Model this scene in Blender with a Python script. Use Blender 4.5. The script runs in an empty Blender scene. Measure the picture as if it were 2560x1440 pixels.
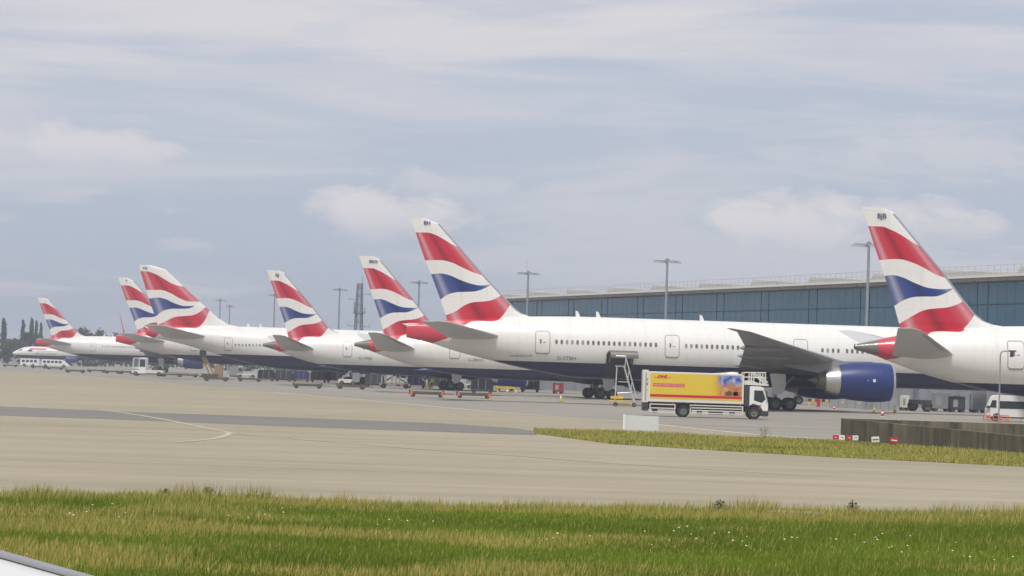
import bpy, bmesh, math, random
import numpy as np
from mathutils import Vector, Matrix
R = math.radians
random.seed(7); rng = np.random.default_rng(11)
SC = bpy.context.scene
COL = SC.collection

# ------------------------------------------------------------------ camera
F, CAMZ, SLOPE, HOR = 7500.0, 3.1, 0.031, 928.0      # focal length in photo pixels, eye height, horizon slope / row
ROLL = math.atan(SLOPE); PITCH = math.atan((HOR - 720) * math.cos(ROLL) / F)
cam_d = bpy.data.cameras.new('camera'); cam = bpy.data.objects.new('camera', cam_d); COL.objects.link(cam)
cam_d.sensor_width = 36.0; cam_d.lens = F / 2560 * 36.0; cam_d.clip_start = 0.5; cam_d.clip_end = 9000
CM = Matrix.Rotation(math.pi / 2 + PITCH, 3, 'X') @ Matrix.Rotation(ROLL, 3, 'Z')
cam.matrix_world = Matrix.Translation((0, 0, CAMZ)) @ CM.to_4x4()
SC.camera = cam

# ------------------------------------------------------------------ sky, sun, exposure
SUN_EL, SUN_AZ = 60.0, 192.0         # azimuth measured from the view direction (+Y) towards +X
W = bpy.data.worlds.new('World'); SC.world = W; W.use_nodes = True
wn, wl = W.node_tree.nodes, W.node_tree.links
wn.clear()
w_out = wn.new('ShaderNodeOutputWorld'); w_bg = wn.new('ShaderNodeBackground')
sky = wn.new('ShaderNodeTexSky'); sky.sky_type = 'NISHITA'; sky.sun_disc = False
sky.sun_elevation = R(SUN_EL); sky.sun_rotation = R(SUN_AZ)
sky.air_density = 1.0; sky.dust_density = 1.2; sky.ozone_density = 2.0
w_bg.inputs['Strength'].default_value = 0.10
wl.new(w_bg.outputs[0], w_out.inputs[0])
w_tc = wn.new('ShaderNodeTexCoord')
def w_noise(scale, detail, rough, loc, dist=0.0):
    m = wn.new('ShaderNodeMapping'); m.inputs['Scale'].default_value = scale; m.inputs['Location'].default_value = loc
    n = wn.new('ShaderNodeTexNoise'); n.inputs['Scale'].default_value = 1.0
    n.inputs['Detail'].default_value = detail; n.inputs['Roughness'].default_value = rough; n.inputs['Distortion'].default_value = dist
    wl.new(w_tc.outputs['Generated'], m.inputs[0]); wl.new(m.outputs[0], n.inputs['Vector'])
    return n.outputs['Fac']
def w_ramp(sock, a, b):
    m = wn.new('ShaderNodeMapRange'); m.interpolation_type = 'SMOOTHSTEP'
    m.inputs[1].default_value = a; m.inputs[2].default_value = b
    wl.new(sock, m.inputs[0]); return m.outputs[0]
def w_math(op, a, b, clamp=False):
    m = wn.new('ShaderNodeMath'); m.operation = op; m.use_clamp = clamp
    for i, x in enumerate((a, b)):
        if isinstance(x, (int, float)): m.inputs[i].default_value = x
        else: wl.new(x, m.inputs[i])
    return m.outputs[0]
w_sep = wn.new('ShaderNodeSeparateXYZ'); wl.new(w_tc.outputs['Generated'], w_sep.inputs[0])
veil = w_ramp(w_noise((5, 5, 48), 7, 0.56, (3.1, 0.4, 1.2), 0.4), 0.38, 0.62)      # wide streaky veil
puff = w_ramp(w_noise((12, 12, 75), 8, 0.55, (1.0, 2.3, 7.7), 0.3), 0.50, 0.64)    # cumulus heads
high = w_ramp(w_sep.outputs[2], 0.0, 0.13)                                         # the veil thickens with height
c1 = w_math('ADD', w_math('MULTIPLY', veil, w_math('ADD', 0.34, w_math('MULTIPLY', high, 0.36))), w_math('MULTIPLY', high, 0.26))
# low cumulus mounds above the stands, placed by bearing and elevation
bear = w_math('DIVIDE', w_sep.outputs[0], w_math('MAXIMUM', w_sep.outputs[1], 0.05)); elev = w_math('DIVIDE', w_sep.outputs[2], w_math('MAXIMUM', w_sep.outputs[1], 0.05))
rag = w_noise((38, 38, 90), 7, 0.6, (4.4, 1.3, 0.2), 0.4); mound = None
for a0, e0, wa, we, k_ in ((-.043, .0505, .040, .0125, 1), (.088, .0505, .046, .0165, 1), (.137, .0530, .032, .0120, .9), (-.152, .0680, .050, .0130, .9), (.150, .0740, .075, .0150, .6), (-.010, .0600, .05, .010, .55)):
    dx_ = w_math('DIVIDE', w_math('SUBTRACT', bear, a0), wa); dy_ = w_math('DIVIDE', w_math('SUBTRACT', elev, e0), we)
    d2 = w_math('ADD', w_math('MULTIPLY', dx_, dx_), w_math('MULTIPLY', dy_, dy_))
    v_ = w_math('ADD', w_math('SUBTRACT', 1.0, d2), w_math('MULTIPLY', w_math('SUBTRACT', rag, 0.5), 3.2))
    v_ = w_math('MULTIPLY', w_ramp(v_, 0.0, 1.1), w_math('MULTIPLY', w_ramp(dy_, -1.3, 0.35), k_))
    mound = v_ if mound is None else w_math('MAXIMUM', mound, v_)
cloud = w_math('MAXIMUM', c1, w_math('MAXIMUM', w_math('MULTIPLY', puff, 0.45), w_math('MULTIPLY', mound, 1.0)), True)
w_mix = wn.new('ShaderNodeMix'); w_mix.data_type = 'RGBA'
w_grade = wn.new('ShaderNodeMix'); w_grade.data_type = 'RGBA'; w_grade.inputs[0].default_value = 0.80
w_grade.inputs[7].default_value = (4.55, 5.2, 6.6, 1)          # thin high haze over the blue
wl.new(sky.outputs[0], w_grade.inputs[6])
wl.new(cloud, w_mix.inputs[0]); wl.new(w_grade.outputs[2], w_mix.inputs[6])
w_mix.inputs[7].default_value = (7.1, 6.95, 7.25, 1)
wl.new(w_mix.outputs[2], w_bg.inputs['Color'])

sun_d = bpy.data.lights.new('sun', 'SUN'); sun_d.energy = 2.85; sun_d.angle = R(7); sun_d.color = (1.0, 0.96, 0.90)
sun = bpy.data.objects.new('sun', sun_d); COL.objects.link(sun)
sd = Vector((math.sin(R(SUN_AZ)) * math.cos(R(SUN_EL)), math.cos(R(SUN_AZ)) * math.cos(R(SUN_EL)), math.sin(R(SUN_EL))))
sun.rotation_euler = sd.to_track_quat('Z', 'Y').to_euler()
vs = SC.view_settings
vs.view_transform = 'Standard'; vs.look = 'None'; vs.gamma = 1.0; vs.use_curve_mapping = False; vs.exposure = 0.0
SC.cycles.use_denoising = True; SC.cycles.max_bounces = 6; SC.cycles.volume_bounces = 0
SC.cycles.transparent_max_bounces = 6

# ------------------------------------------------------------------ helpers
def ray(px, py):
    return CM @ Vector(((px - 1280) / F, (720 - py) / F, -1.0))
def gp(px, py, z=0.0):                       # the ground point that photo pixel shows
    d = ray(px, py); t = (z - CAMZ) / d.z
    return Vector((t * d.x, t * d.y, z))
def atY(px, py, Y):                          # the point at depth Y
    d = ray(px, py); return Vector((d.x * Y / d.y, Y, CAMZ + d.z * Y / d.y))

def link(o, parent=None):
    COL.objects.link(o)
    if parent is not None: o.parent = parent
    return o
def tag(o, label=None, cat=None, group=None, kind=None):
    if label: o['label'] = label
    if cat: o['category'] = cat
    if group: o['group'] = group
    if kind: o['kind'] = kind
    return o
def thing(name, label, cat, loc=(0, 0, 0), rz=0.0, group=None, scale=1.0):
    o = bpy.data.objects.new(name, None); link(o)
    o.location = loc; o.rotation_euler = (0, 0, rz); o.scale = (scale,) * 3; o.empty_display_size = 0.3
    return tag(o, label, cat, group)
def copy_tree(o, parent=None):
    c = o.copy(); link(c, parent)
    for ch in o.children: copy_tree(ch, c)
    return c

class MB:
    def __init__(s): s.v = []; s.f = []; s.m = []; s.mi = 0
    def add(s, vs_, fs_):
        b = len(s.v); s.v += [tuple(p) for p in vs_]
        for f in fs_: s.f.append(tuple(b + i for i in f)); s.m.append(s.mi)
        return s
    def box(s, c, d, rz=0.0, taper=1.0, ry=0.0):
        x, y, z = d[0] / 2, d[1] / 2, d[2] / 2
        P = [Vector((sx * x * (taper if sz > 0 else 1), sy * y * (taper if sz > 0 else 1), sz * z)) for sz in (-1, 1) for sy in (-1, 1) for sx in (-1, 1)]
        M = Matrix.Rotation(rz, 3, 'Z') @ Matrix.Rotation(ry, 3, 'Y')
        return s.add([M @ p + Vector(c) for p in P], [(0, 2, 3, 1), (4, 5, 7, 6), (0, 1, 5, 4), (2, 6, 7, 3), (0, 4, 6, 2), (1, 3, 7, 5)])
    def bb(s, x0, x1, y0, y1, z0, z1):
        return s.box(((x0 + x1) / 2, (y0 + y1) / 2, (z0 + z1) / 2), (x1 - x0, y1 - y0, z1 - z0))
    def loft(s, rings, cap0=True, cap1=True, closed=True):
        n = len(rings[0]); vv = [p for r_ in rings for p in r_]; ff = []
        for i in range(len(rings) - 1):
            for j in range(n if closed else n - 1):
                k = (j + 1) % n
                ff.append((i * n + j, i * n + k, (i + 1) * n + k, (i + 1) * n + j))
        if cap0: ff.append(tuple(range(n))[::-1])
        if cap1: ff.append(tuple((len(rings) - 1) * n + j for j in range(n)))
        return s.add(vv, ff)
    def tube(s, p0, p1, r0, r1=None, n=8):
        p0, p1 = Vector(p0), Vector(p1); r1 = r0 if r1 is None else r1
        q = (p1 - p0).to_track_quat('Z', 'Y').to_matrix()
        ring = lambda p, r_: [p + q @ Vector((r_ * math.cos(2 * math.pi * i / n), r_ * math.sin(2 * math.pi * i / n), 0)) for i in range(n)]
        return s.loft([ring(p0, r0), ring(p1, r1)])
    def path(s, pts, r, n=6):
        for a, b in zip(pts[:-1], pts[1:]): s.tube(a, b, r, n=n)
        return s
    def lathe(s, prof, c, axis='X', n=28, cap0=False, cap1=False):
        rings = []
        for x, r_ in prof:
            ring = []
            for i in range(n):
                a = 2 * math.pi * i / n; u, w = r_ * math.cos(a), r_ * math.sin(a)
                if axis == 'X': ring.append((c[0] + x, c[1] + u, c[2] + w))
                elif axis == 'Y': ring.append((c[0] + w, c[1] + x, c[2] + u))
                else: ring.append((c[0] + u, c[1] + w, c[2] + x))
            rings.append(ring)
        return s.loft(rings, cap0, cap1)
    def prism(s, poly, y0, y1):                 # poly in (x,z), extruded along y
        n = len(poly)
        return s.add([(x, y0, z) for x, z in poly] + [(x, y1, z) for x, z in poly],
                     [tuple(range(n)), tuple(range(n, 2 * n))[::-1]] + [(i, i + n, (i + 1) % n + n, (i + 1) % n) for i in range(n)])
    def sheet(s, poly, z):
        return s.add([(p[0], p[1], z) for p in poly], [tuple(range(len(poly)))])
    def mesh(s, name, mats, smooth=False):
        me = bpy.data.meshes.new(name); me.from_pydata(s.v, [], s.f)
        for m in (mats if isinstance(mats, (list, tuple)) else [mats]): me.materials.append(m)
        if any(s.m): me.polygons.foreach_set('material_index', s.m)
        bm = bmesh.new(); bm.from_mesh(me); bmesh.ops.recalc_face_normals(bm, faces=bm.faces)
        bm.to_mesh(me); bm.free()
        if smooth: smooth_mesh(me, smooth if not isinstance(smooth, bool) else 40)
        return me
    def build(s, name, mats, parent=None, smooth=False, bevel=0.0):
        o = bpy.data.objects.new(name, s.mesh(name, mats, smooth)); link(o, parent)
        if bevel:
            b = o.modifiers.new('bevel', 'BEVEL'); b.width = bevel; b.segments = 2; b.limit_method = 'ANGLE'
        return o
def smooth_mesh(me, deg):
    me.polygons.foreach_set('use_smooth', [True] * len(me.polygons))
    bm = bmesh.new(); bm.from_mesh(me); lim = R(deg)
    for e in bm.edges:
        if len(e.link_faces) == 2 and e.calc_face_angle(0) > lim: e.smooth = False
    bm.to_mesh(me); bm.free()
def place(me, name, parent, loc=(0, 0, 0), rot=(0, 0, 0)):
    o = bpy.data.objects.new(name, me); link(o, parent); o.location = loc; o.rotation_euler = rot; return o
_txt = {}
def text_faces(s_, size, shear=0.0, bold=0.0):
    key = (s_, size, shear, bold)
    if key in _txt: return _txt[key]
    cu = bpy.data.curves.new('t', 'FONT'); cu.body = s_; cu.size = size; cu.shear = shear; cu.offset = bold; cu.resolution_u = 3
    ob = bpy.data.objects.new('t', cu); COL.objects.link(ob); bpy.context.view_layer.update()
    me = bpy.data.meshes.new_from_object(ob.evaluated_get(bpy.context.evaluated_depsgraph_get()))
    vv = [(v.co.x, v.co.y) for v in me.vertices]; ff = [tuple(p.vertices) for p in me.polygons]
    bpy.data.objects.remove(ob); bpy.data.curves.remove(cu); bpy.data.meshes.remove(me)
    x0 = min(p[0] for p in vv); vv = [(x - x0, y) for x, y in vv]
    _txt[key] = (vv, ff); return vv, ff

# ------------------------------------------------------------------ materials
def newmat(name):
    m = bpy.data.materials.new(name); m.use_nodes = True
    return m, m.node_tree.nodes, m.node_tree.links, m.node_tree.nodes['Principled BSDF']
def paint(name, col, rough=0.5, metal=0.0, var=0.10, scale=3.0, bump=0.0, spec=0.5, coat=0.0, stretch=(1, 1, 1)):
    m, n, l, b = newmat(name)
    tc = n.new('ShaderNodeTexCoord'); mp = n.new('ShaderNodeMapping'); mp.inputs['Scale'].default_value = stretch
    nz = n.new('ShaderNodeTexNoise'); nz.inputs['Scale'].default_value = scale; nz.inputs['Detail'].default_value = 6; nz.inputs['Roughness'].default_value = 0.62
    l.new(tc.outputs['Object'], mp.inputs[0]); l.new(mp.outputs[0], nz.inputs['Vector'])
    mx = n.new('ShaderNodeMix'); mx.data_type = 'RGBA'; l.new(nz.outputs['Fac'], mx.inputs[0])
    mx.inputs[6].default_value = (*[max(0, c * (1 - 2 * var)) for c in col], 1); mx.inputs[7].default_value = (*[min(1, c * (1 + 2 * var)) for c in col], 1)
    l.new(mx.outputs[2], b.inputs['Base Color'])
    b.inputs['Roughness'].default_value = rough; b.inputs['Metallic'].default_value = metal
    b.inputs['Specular IOR Level'].default_value = spec; b.inputs['Coat Weight'].default_value = coat
    if bump:
        bp = n.new('ShaderNodeBump'); bp.inputs['Strength'].default_value = bump; bp.inputs['Distance'].default_value = 0.02
        l.new(nz.outputs['Fac'], bp.inputs['Height']); l.new(bp.outputs[0], b.inputs['Normal'])
    return m
WHITE = (0.80, 0.79, 0.76); RED = (0.54, 0.011, 0.036); BLUE = (0.014, 0.040, 0.21); BELLY = (0.014, 0.020, 0.085)
M = {}
M['white'] = paint('white_paint', WHITE, 0.32, var=0.02, scale=0.6, coat=0.2)
M['offwhite'] = paint('off_white_paint', (0.70, 0.68, 0.60), 0.45, var=0.05)
M['wing'] = paint('wing_grey', (0.25, 0.255, 0.265), 0.45, var=0.05, scale=0.8)
M['silver'] = paint('bare_metal', (0.62, 0.60, 0.58), 0.30, metal=0.85, var=0.04)
M['lead'] = paint('leading_edge_metal', (0.40, 0.40, 0.41), 0.38, metal=0.5, var=0.04)
M['titan'] = paint('exhaust_metal', (0.20, 0.18, 0.16), 0.45, metal=0.6, var=0.12)
M['engblue'] = paint('engine_blue', (0.008, 0.027, 0.155), 0.42, var=0.05, scale=0.8, coat=0.05)
M['red'] = paint('red_paint', RED, 0.35, var=0.04)
M['winglass'] = paint('cabin_window', (0.16, 0.15, 0.15), 0.25, var=0.1)
M['blind'] = paint('window_with_blind', (0.30, 0.29, 0.28), 0.3, var=0.1)
M['seam'] = paint('panel_seam', (0.33, 0.32, 0.31), 0.5)
M['lettering'] = paint('lettering_grey', (0.13, 0.13, 0.15), 0.5)
M['navy'] = paint('lettering_navy', (0.03, 0.04, 0.13), 0.5)
M['tyre'] = paint('tyre_rubber', (0.022, 0.022, 0.024), 0.8, var=0.2, scale=8)
M['hub'] = paint('wheel_hub', (0.17, 0.17, 0.165), 0.55, metal=0.2)
M['tail'] = paint('tailplane_grey', (0.54, 0.545, 0.55), 0.42, var=0.04, scale=0.8)
M['dark'] = paint('dark_steel', (0.045, 0.045, 0.05), 0.6, var=0.2)
M['grey'] = paint('galvanised_steel', (0.33, 0.35, 0.38), 0.45, metal=0.4)
M['alu'] = paint('aluminium', (0.62, 0.62, 0.63), 0.4, metal=0.5)
M['glass'] = paint('vehicle_glass', (0.03, 0.035, 0.045), 0.08, var=0.2, spec=0.7)
M['yellow'] = paint('safety_yellow', (0.70, 0.48, 0.04), 0.5, var=0.1)
M['dhl'] = paint('livery_yellow', (0.72, 0.52, 0.045), 0.42, var=0.03, scale=1)
M['dhlred'] = paint('livery_red', (0.55, 0.012, 0.04), 0.45, var=0.04)
M['orange'] = paint('safety_orange', (0.75, 0.16, 0.03), 0.5, var=0.12)
M['dullred'] = paint('dull_red', (0.28, 0.03, 0.04), 0.6, var=0.15)
M['towersteel'] = paint('weathered_tower_steel', (0.13, 0.15, 0.19), 0.6, var=0.15)
M['rust'] = paint('worn_steel', (0.10, 0.085, 0.07), 0.7, var=0.35, scale=5)
M['tan'] = paint('tan_paint', (0.30, 0.20, 0.10), 0.6, var=0.2)
M['hivis'] = paint('high_visibility_cloth', (0.62, 0.85, 0.06), 0.7, var=0.1)
M['trouser'] = paint('dark_cloth', (0.02, 0.022, 0.035), 0.85, var=0.2)
M['skin'] = paint('skin', (0.45, 0.27, 0.19), 0.6, var=0.08)

def g_math(n, l, op, a, b=None, clamp=False):
    m = n.new('ShaderNodeMath'); m.operation = op; m.use_clamp = clamp
    for i, x in enumerate((a, b)):
        if x is None: continue
        if isinstance(x, (int, float)): m.inputs[i].default_value = x
        else: l.new(x, m.inputs[i])
    return m.outputs[0]
def g_curve(n, l, sock, pts):                # piecewise curve in metres: maps -4..16 m to 0..20 m
    a = g_math(n, l, 'DIVIDE', g_math(n, l, 'ADD', sock, 4.0), 20.0, True)
    c = n.new('ShaderNodeFloatCurve'); cm = c.mapping; cm.extend = 'HORIZONTAL'; cu = cm.curves[0]
    P = [((x + 4) / 20, z / 20) for x, z in pts]
    cu.points[0].location = P[0]; cu.points[1].location = P[-1]
    for p in P[1:-1]: cu.points.new(*p)
    for p in cu.points: p.handle_type = 'AUTO_CLAMPED'
    cm.update(); l.new(a, c.inputs['Value'])
    return g_math(n, l, 'MULTIPLY', c.outputs[0], 20.0)
def livery(name, D):
    """Airline paint scheme in aircraft coordinates (x forward from the tail end, z up)."""
    m, n, l, b = newmat(name)
    tc = n.new('ShaderNodeTexCoord'); sp = n.new('ShaderNodeSeparateXYZ'); l.new(tc.outputs['Object'], sp.inputs[0])
    x, z = sp.outputs[0], sp.outputs[2]
    gt = lambda p, q: g_math(n, l, 'GREATER_THAN', p, q)
    band = lambda top, bot: g_math(n, l, 'MULTIPLY', gt(g_curve(n, l, x, top), z), gt(z, g_curve(n, l, x, bot)))
    r1 = band(D['r1t'], D['r1b']); bl = band(D['bt'], D['bb']); r2 = band(D['r2t'], D['r2b'])
    red = g_math(n, l, 'MAXIMUM', r1, r2)
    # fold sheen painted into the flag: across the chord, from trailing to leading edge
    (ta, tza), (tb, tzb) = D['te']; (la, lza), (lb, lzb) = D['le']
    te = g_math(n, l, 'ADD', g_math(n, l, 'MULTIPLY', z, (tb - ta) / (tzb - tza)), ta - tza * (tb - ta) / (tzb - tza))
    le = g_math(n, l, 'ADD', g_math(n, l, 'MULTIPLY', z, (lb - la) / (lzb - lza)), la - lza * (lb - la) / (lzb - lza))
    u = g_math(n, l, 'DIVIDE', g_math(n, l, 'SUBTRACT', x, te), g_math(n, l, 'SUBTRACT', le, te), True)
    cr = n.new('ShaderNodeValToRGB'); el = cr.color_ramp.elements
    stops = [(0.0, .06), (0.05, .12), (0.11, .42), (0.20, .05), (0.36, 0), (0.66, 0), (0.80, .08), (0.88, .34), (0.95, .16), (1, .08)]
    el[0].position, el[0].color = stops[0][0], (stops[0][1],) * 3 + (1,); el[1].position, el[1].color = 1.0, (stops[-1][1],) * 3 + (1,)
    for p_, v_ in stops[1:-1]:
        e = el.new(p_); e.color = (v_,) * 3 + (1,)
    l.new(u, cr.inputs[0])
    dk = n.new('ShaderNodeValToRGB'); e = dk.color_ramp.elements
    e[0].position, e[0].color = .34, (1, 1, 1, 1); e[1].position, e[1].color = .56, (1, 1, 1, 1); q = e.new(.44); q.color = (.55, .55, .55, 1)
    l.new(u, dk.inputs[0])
    def mixc(f, a, bcol):
        k = n.new('ShaderNodeMix'); k.data_type = 'RGBA'
        if isinstance(f, (int, float)): k.inputs[0].default_value = f
        else: l.new(f, k.inputs[0])
        for i, v_ in ((6, a), (7, bcol)):
            if isinstance(v_, tuple): k.inputs[i].default_value = (*v_, 1)
            else: l.new(v_, k.inputs[i])
        return k.outputs[2]
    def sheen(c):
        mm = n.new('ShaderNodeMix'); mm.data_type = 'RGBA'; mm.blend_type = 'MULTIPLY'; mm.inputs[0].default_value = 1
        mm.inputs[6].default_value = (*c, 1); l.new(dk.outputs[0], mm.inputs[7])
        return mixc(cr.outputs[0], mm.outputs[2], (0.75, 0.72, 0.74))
    nz = n.new('ShaderNodeTexNoise'); nz.inputs['Scale'].default_value = 0.35; nz.inputs['Detail'].default_value = 8
    mp = n.new('ShaderNodeMapping'); mp.inputs['Scale'].default_value = (0.35, 1, 1.6); l.new(tc.outputs['Object'], mp.inputs[0]); l.new(mp.outputs[0], nz.inputs['Vector'])
    wcol = mixc(nz.outputs['Fac'], (0.74, 0.72, 0.675), (0.84, 0.825, 0.785))
    sk = n.new('ShaderNodeTexNoise'); sk.inputs['Scale'].default_value = 1.0; sk.inputs['Detail'].default_value = 6; mp2 = n.new('ShaderNodeMapping'); mp2.inputs['Scale'].default_value = (2.6, .3, .22); l.new(tc.outputs['Object'], mp2.inputs[0]); l.new(mp2.outputs[0], sk.inputs['Vector'])
    gr = n.new('ShaderNodeMapRange'); gr.inputs[1].default_value = .52; gr.inputs[2].default_value = .80; gr.inputs[3].default_value = 0; gr.inputs[4].default_value = .35; l.new(sk.outputs['Fac'], gr.inputs[0]); wcol = mixc(gr.outputs[0], wcol, (0.56, 0.53, 0.47))
    ln = g_math(n, l, 'MAXIMUM', gt(.018, g_math(n, l, 'FRACT', g_math(n, l, 'DIVIDE', x, 2.67))), gt(.028, g_math(n, l, 'FRACT', g_math(n, l, 'DIVIDE', g_math(n, l, 'ADD', z, .4), 1.55))))
    wcol = mixc(g_math(n, l, 'MULTIPLY', ln, .22), wcol, (0.42, 0.41, 0.40))
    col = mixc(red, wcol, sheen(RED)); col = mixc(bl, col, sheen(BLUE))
    belly = g_math(n, l, 'MULTIPLY', gt(D['belly'], z), gt(x, D.get('belly_from', 5.0)))
    col = mixc(belly, col, BELLY)
    if 'apu' in D: col = mixc(g_math(n, l, 'MULTIPLY', gt(D['apu'], x), gt(7.2, z)), col, (0.17, 0.155, 0.14))
    l.new(col, b.inputs['Base Color']); b.inputs['Roughness'].default_value = 0.33; b.inputs['Coat Weight'].default_value = 0.15
    return m

# ------------------------------------------------------------------ aircraft data (metres; x forward from the tail end, z above ground)
A787 = dict(
    te_pts=[(0.4, 16.97), (1.01, 15.45), (1.98, 12.79), (2.46, 11.54), (3.29, 9.27), (3.9, 7.3), (4.2, 6.4)],
    le_pts=[(2.43, 16.84), (2.96, 16.67), (3.17, 16.48), (5.1, 14.33), (7.2, 12.02), (8.97, 9.82), (9.85, 8.82), (10.64, 8.25), (11.47, 7.96), (12.6, 7.82), (12.8, 6.4)],
    r1t=[(1.01, 15.45), (1.98, 15.45), (2.88, 15.2), (3.79, 14.76), (4.69, 14.24), (5.23, 13.98)],
    r1b=[(1.98, 12.79), (3.43, 12.91), (4.57, 12.69), (5.73, 12.21), (6.72, 11.73), (7.41, 11.55)],
    bt=[(2.46, 11.54), (3.06, 11.63), (3.8, 11.51), (4.78, 11.11), (6.01, 10.71), (7.15, 10.65), (8.0, 10.74)],
    bb=[(3.29, 9.19), (3.93, 9.61), (4.65, 9.91), (5.54, 10.01), (6.52, 10.05), (7.24, 10.28), (8.0, 10.74), (8.3, 11.2)],
    r2t=[(3.78, 7.82), (4.77, 8.45), (5.65, 8.92), (6.54, 9.1), (7.52, 9.22), (8.32, 9.48), (8.97, 9.82)],
    r2b=[(1.5, 4.0), (2.65, 4.86), (3.65, 5.13), (4.61, 5.55), (5.48, 6.57), (6.11, 7.15), (6.76, 7.29), (7.41, 7.31), (8.14, 7.29), (8.71, 7.39), (8.95, 7.63), (9.85, 8.82), (10.6, 11)],
    te=((0.4, 16.97), (3.74, 7.78)), le=((2.96, 16.67), (9.85, 8.82)), belly=3.30, belly_from=8.0, apu=1.98,
    sec=[(0.2, 5.65, 6.06, .21), (2.0, 5.18, 6.47, .64), (2.8, 4.88, 6.68, .88), (6, 3.85, 7.28, 1.65), (8.6, 3.22, 7.6, 2.12), (10.7, 2.78, 7.78, 2.42), (14, 2.33, 7.94, 2.75), (18, 2.05, 8.0, 2.88), (23, 2.0, 8.0, 2.88)],
    r=2.88, zb=2.0, zt=8.0, stab=[(1.5, 2.9, 7.9, 5.38), (9.9, 1.12, 2.68, 7.30)], stab_t=.10,
    door=(11.96, 13.2, 4.56, 6.66), win_z=5.85, win=(.28, .46))
A777 = dict(
    te_pts=[(0.04, 18.27), (0.59, 16.81), (1.66, 14.0), (2.3, 12.64), (3.34, 10.11), (4.06, 8.17), (4.4, 7.2)],
    le_pts=[(1.35, 18.32), (2.42, 18.32), (3.0, 17.74), (5.21, 15.39), (7.74, 12.64), (9.58, 10.78), (10.47, 9.95), (11.16, 9.31), (11.78, 8.93), (12.6, 8.66), (12.8, 7.2)],
    r1t=[(0.59, 16.81), (1.65, 16.83), (2.57, 16.63), (3.4, 16.24), (4.33, 15.71), (5.26, 15.34)],
    r1b=[(1.66, 14.0), (3.16, 14.08), (4.29, 13.89), (5.42, 13.42), (6.45, 13.0), (7.28, 12.75), (7.79, 12.64)],
    bt=[(2.3, 12.64), (3.21, 12.74), (4.13, 12.6), (5.15, 12.2), (6.29, 11.83), (7.31, 11.67), (8.38, 11.8)],
    bb=[(3.34, 10.11), (3.99, 10.59), (4.79, 10.87), (5.8, 10.96), (6.82, 11.06), (7.73, 11.38), (8.38, 11.8), (8.7, 12.3)],
    r2t=[(4.0, 8.57), (4.95, 9.0), (5.75, 9.59), (6.55, 9.92), (7.56, 10.05), (8.38, 10.18), (9.18, 10.56), (9.58, 10.86)],
    r2b=[(0.1, 5.0), (2.3, 5.4), (2.72, 5.68), (4.52, 6.46), (5.41, 7.3), (5.81, 7.62), (6.41, 7.96), (7.22, 8.07), (8.44, 8.08), (9.05, 8.18), (9.45, 8.44), (9.94, 9.07), (10.47, 9.95), (11, 12)],
    te=((0.04, 18.27), (4.06, 8.17)), le=((2.42, 18.36), (10.47, 9.95)), belly=4.15, belly_from=9.0,
    sec=[(0, 6.2, 7.42, .07), (1.2, 5.96, 7.62, .36), (2.5, 5.70, 7.84, .75), (4.5, 5.10, 8.08, 1.28), (8, 4.26, 8.42, 2.0), (12.4, 3.36, 8.7, 2.65), (16.6, 2.72, 8.83, 3.0), (21.5, 2.58, 8.86, 3.1), (26, 2.56, 8.86, 3.1)],
    r=3.1, zb=2.56, zt=8.86, stab=[(1.3, 4.1, 9.7, 6.45), (10.7, 0.44, 2.95, 7.75)], stab_t=.10,
    door=(12.84, 14.2, 5.06, 7.19), win_z=6.2, win=(.27, .44))
A747 = dict(
    te_pts=[(-1.49, 19.28), (-1.3, 18.22), (-0.24, 15.05), (0.5, 13.0), (1.4, 10.7), (2.0, 9.0), (2.5, 7.8)],
    le_pts=[(0.29, 19.30), (2.0, 19.30), (2.86, 18.71), (6.01, 15.91), (8.99, 13.3), (10.66, 11.87), (12.15, 10.64), (13.9, 9.6), (15.95, 9.25), (16.2, 7.8)],
    r1t=[(-1.45, 18.22), (-0.01, 18.18), (1.37, 17.72), (2.75, 17.0), (4.48, 16.12), (6.01, 15.8)],
    r1b=[(-0.24, 15.01), (2.13, 15.09), (3.85, 14.64), (5.58, 13.76), (7.29, 13.3), (8.99, 13.3)],
    bt=[(0.57, 13.59), (1.67, 13.8), (3.03, 13.59), (4.76, 12.88), (6.47, 12.5), (8.08, 12.59)],
    bb=[(1.69, 10.64), (2.6, 11.44), (3.94, 11.91), (5.64, 12.0), (6.99, 12.09), (8.08, 12.59), (8.4, 13)],
    r2t=[(2.0, 9.11), (3.33, 9.84), (4.84, 10.57), (6.53, 10.8), (8.22, 11.11), (10.05, 12.45)],
    r2b=[(0.1, 6.3), (1.4, 6.87), (1.9, 7.3), (3.02, 8.6), (5.07, 8.72), (6.6, 8.78), (8.47, 8.8), (9.46, 9.52), (10.66, 11.87), (11.2, 13)],
    te=((-1.49, 19.28), (2.07, 9.2)), le=((2.16, 19.37), (10.66, 11.87)), belly=4.5, belly_from=9.0,
    sec=[(0.1, 7.3, 8.5, .5), (1.2, 6.88, 8.8, .95), (3, 6.6, 9.0, 1.35), (5.8, 6.08, 9.14, 1.85), (11, 4.75, 9.28, 2.6), (16, 3.4, 9.3, 3.05), (22, 2.4, 9.32, 3.25), (30, 2.1, 9.32, 3.25)],
    r=3.25, zb=2.1, zt=9.32, stab=[(1.7, 3.2, 10.6, 7.25), (11.1, -.3, 2.6, 8.95)], stab_t=.10,
    door=(13.34, 14.6, 5.2, 7.25), win_z=6.2, win=(.27, .42))
def wing_shift(pts, d): return [(y, te + d, le + d, z) for y, te, le, z in pts]
W777 = [(2.6, 33.6, 46.3, 4.35), (6, 33.0, 44.1, 4.75), (10, 32.4, 41.6, 5.2), (20, 30.7, 35.3, 6.3), (29.5, 28.0, 29.3, 7.4), (32.4, 26.4, 26.9, 7.62)]
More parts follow.
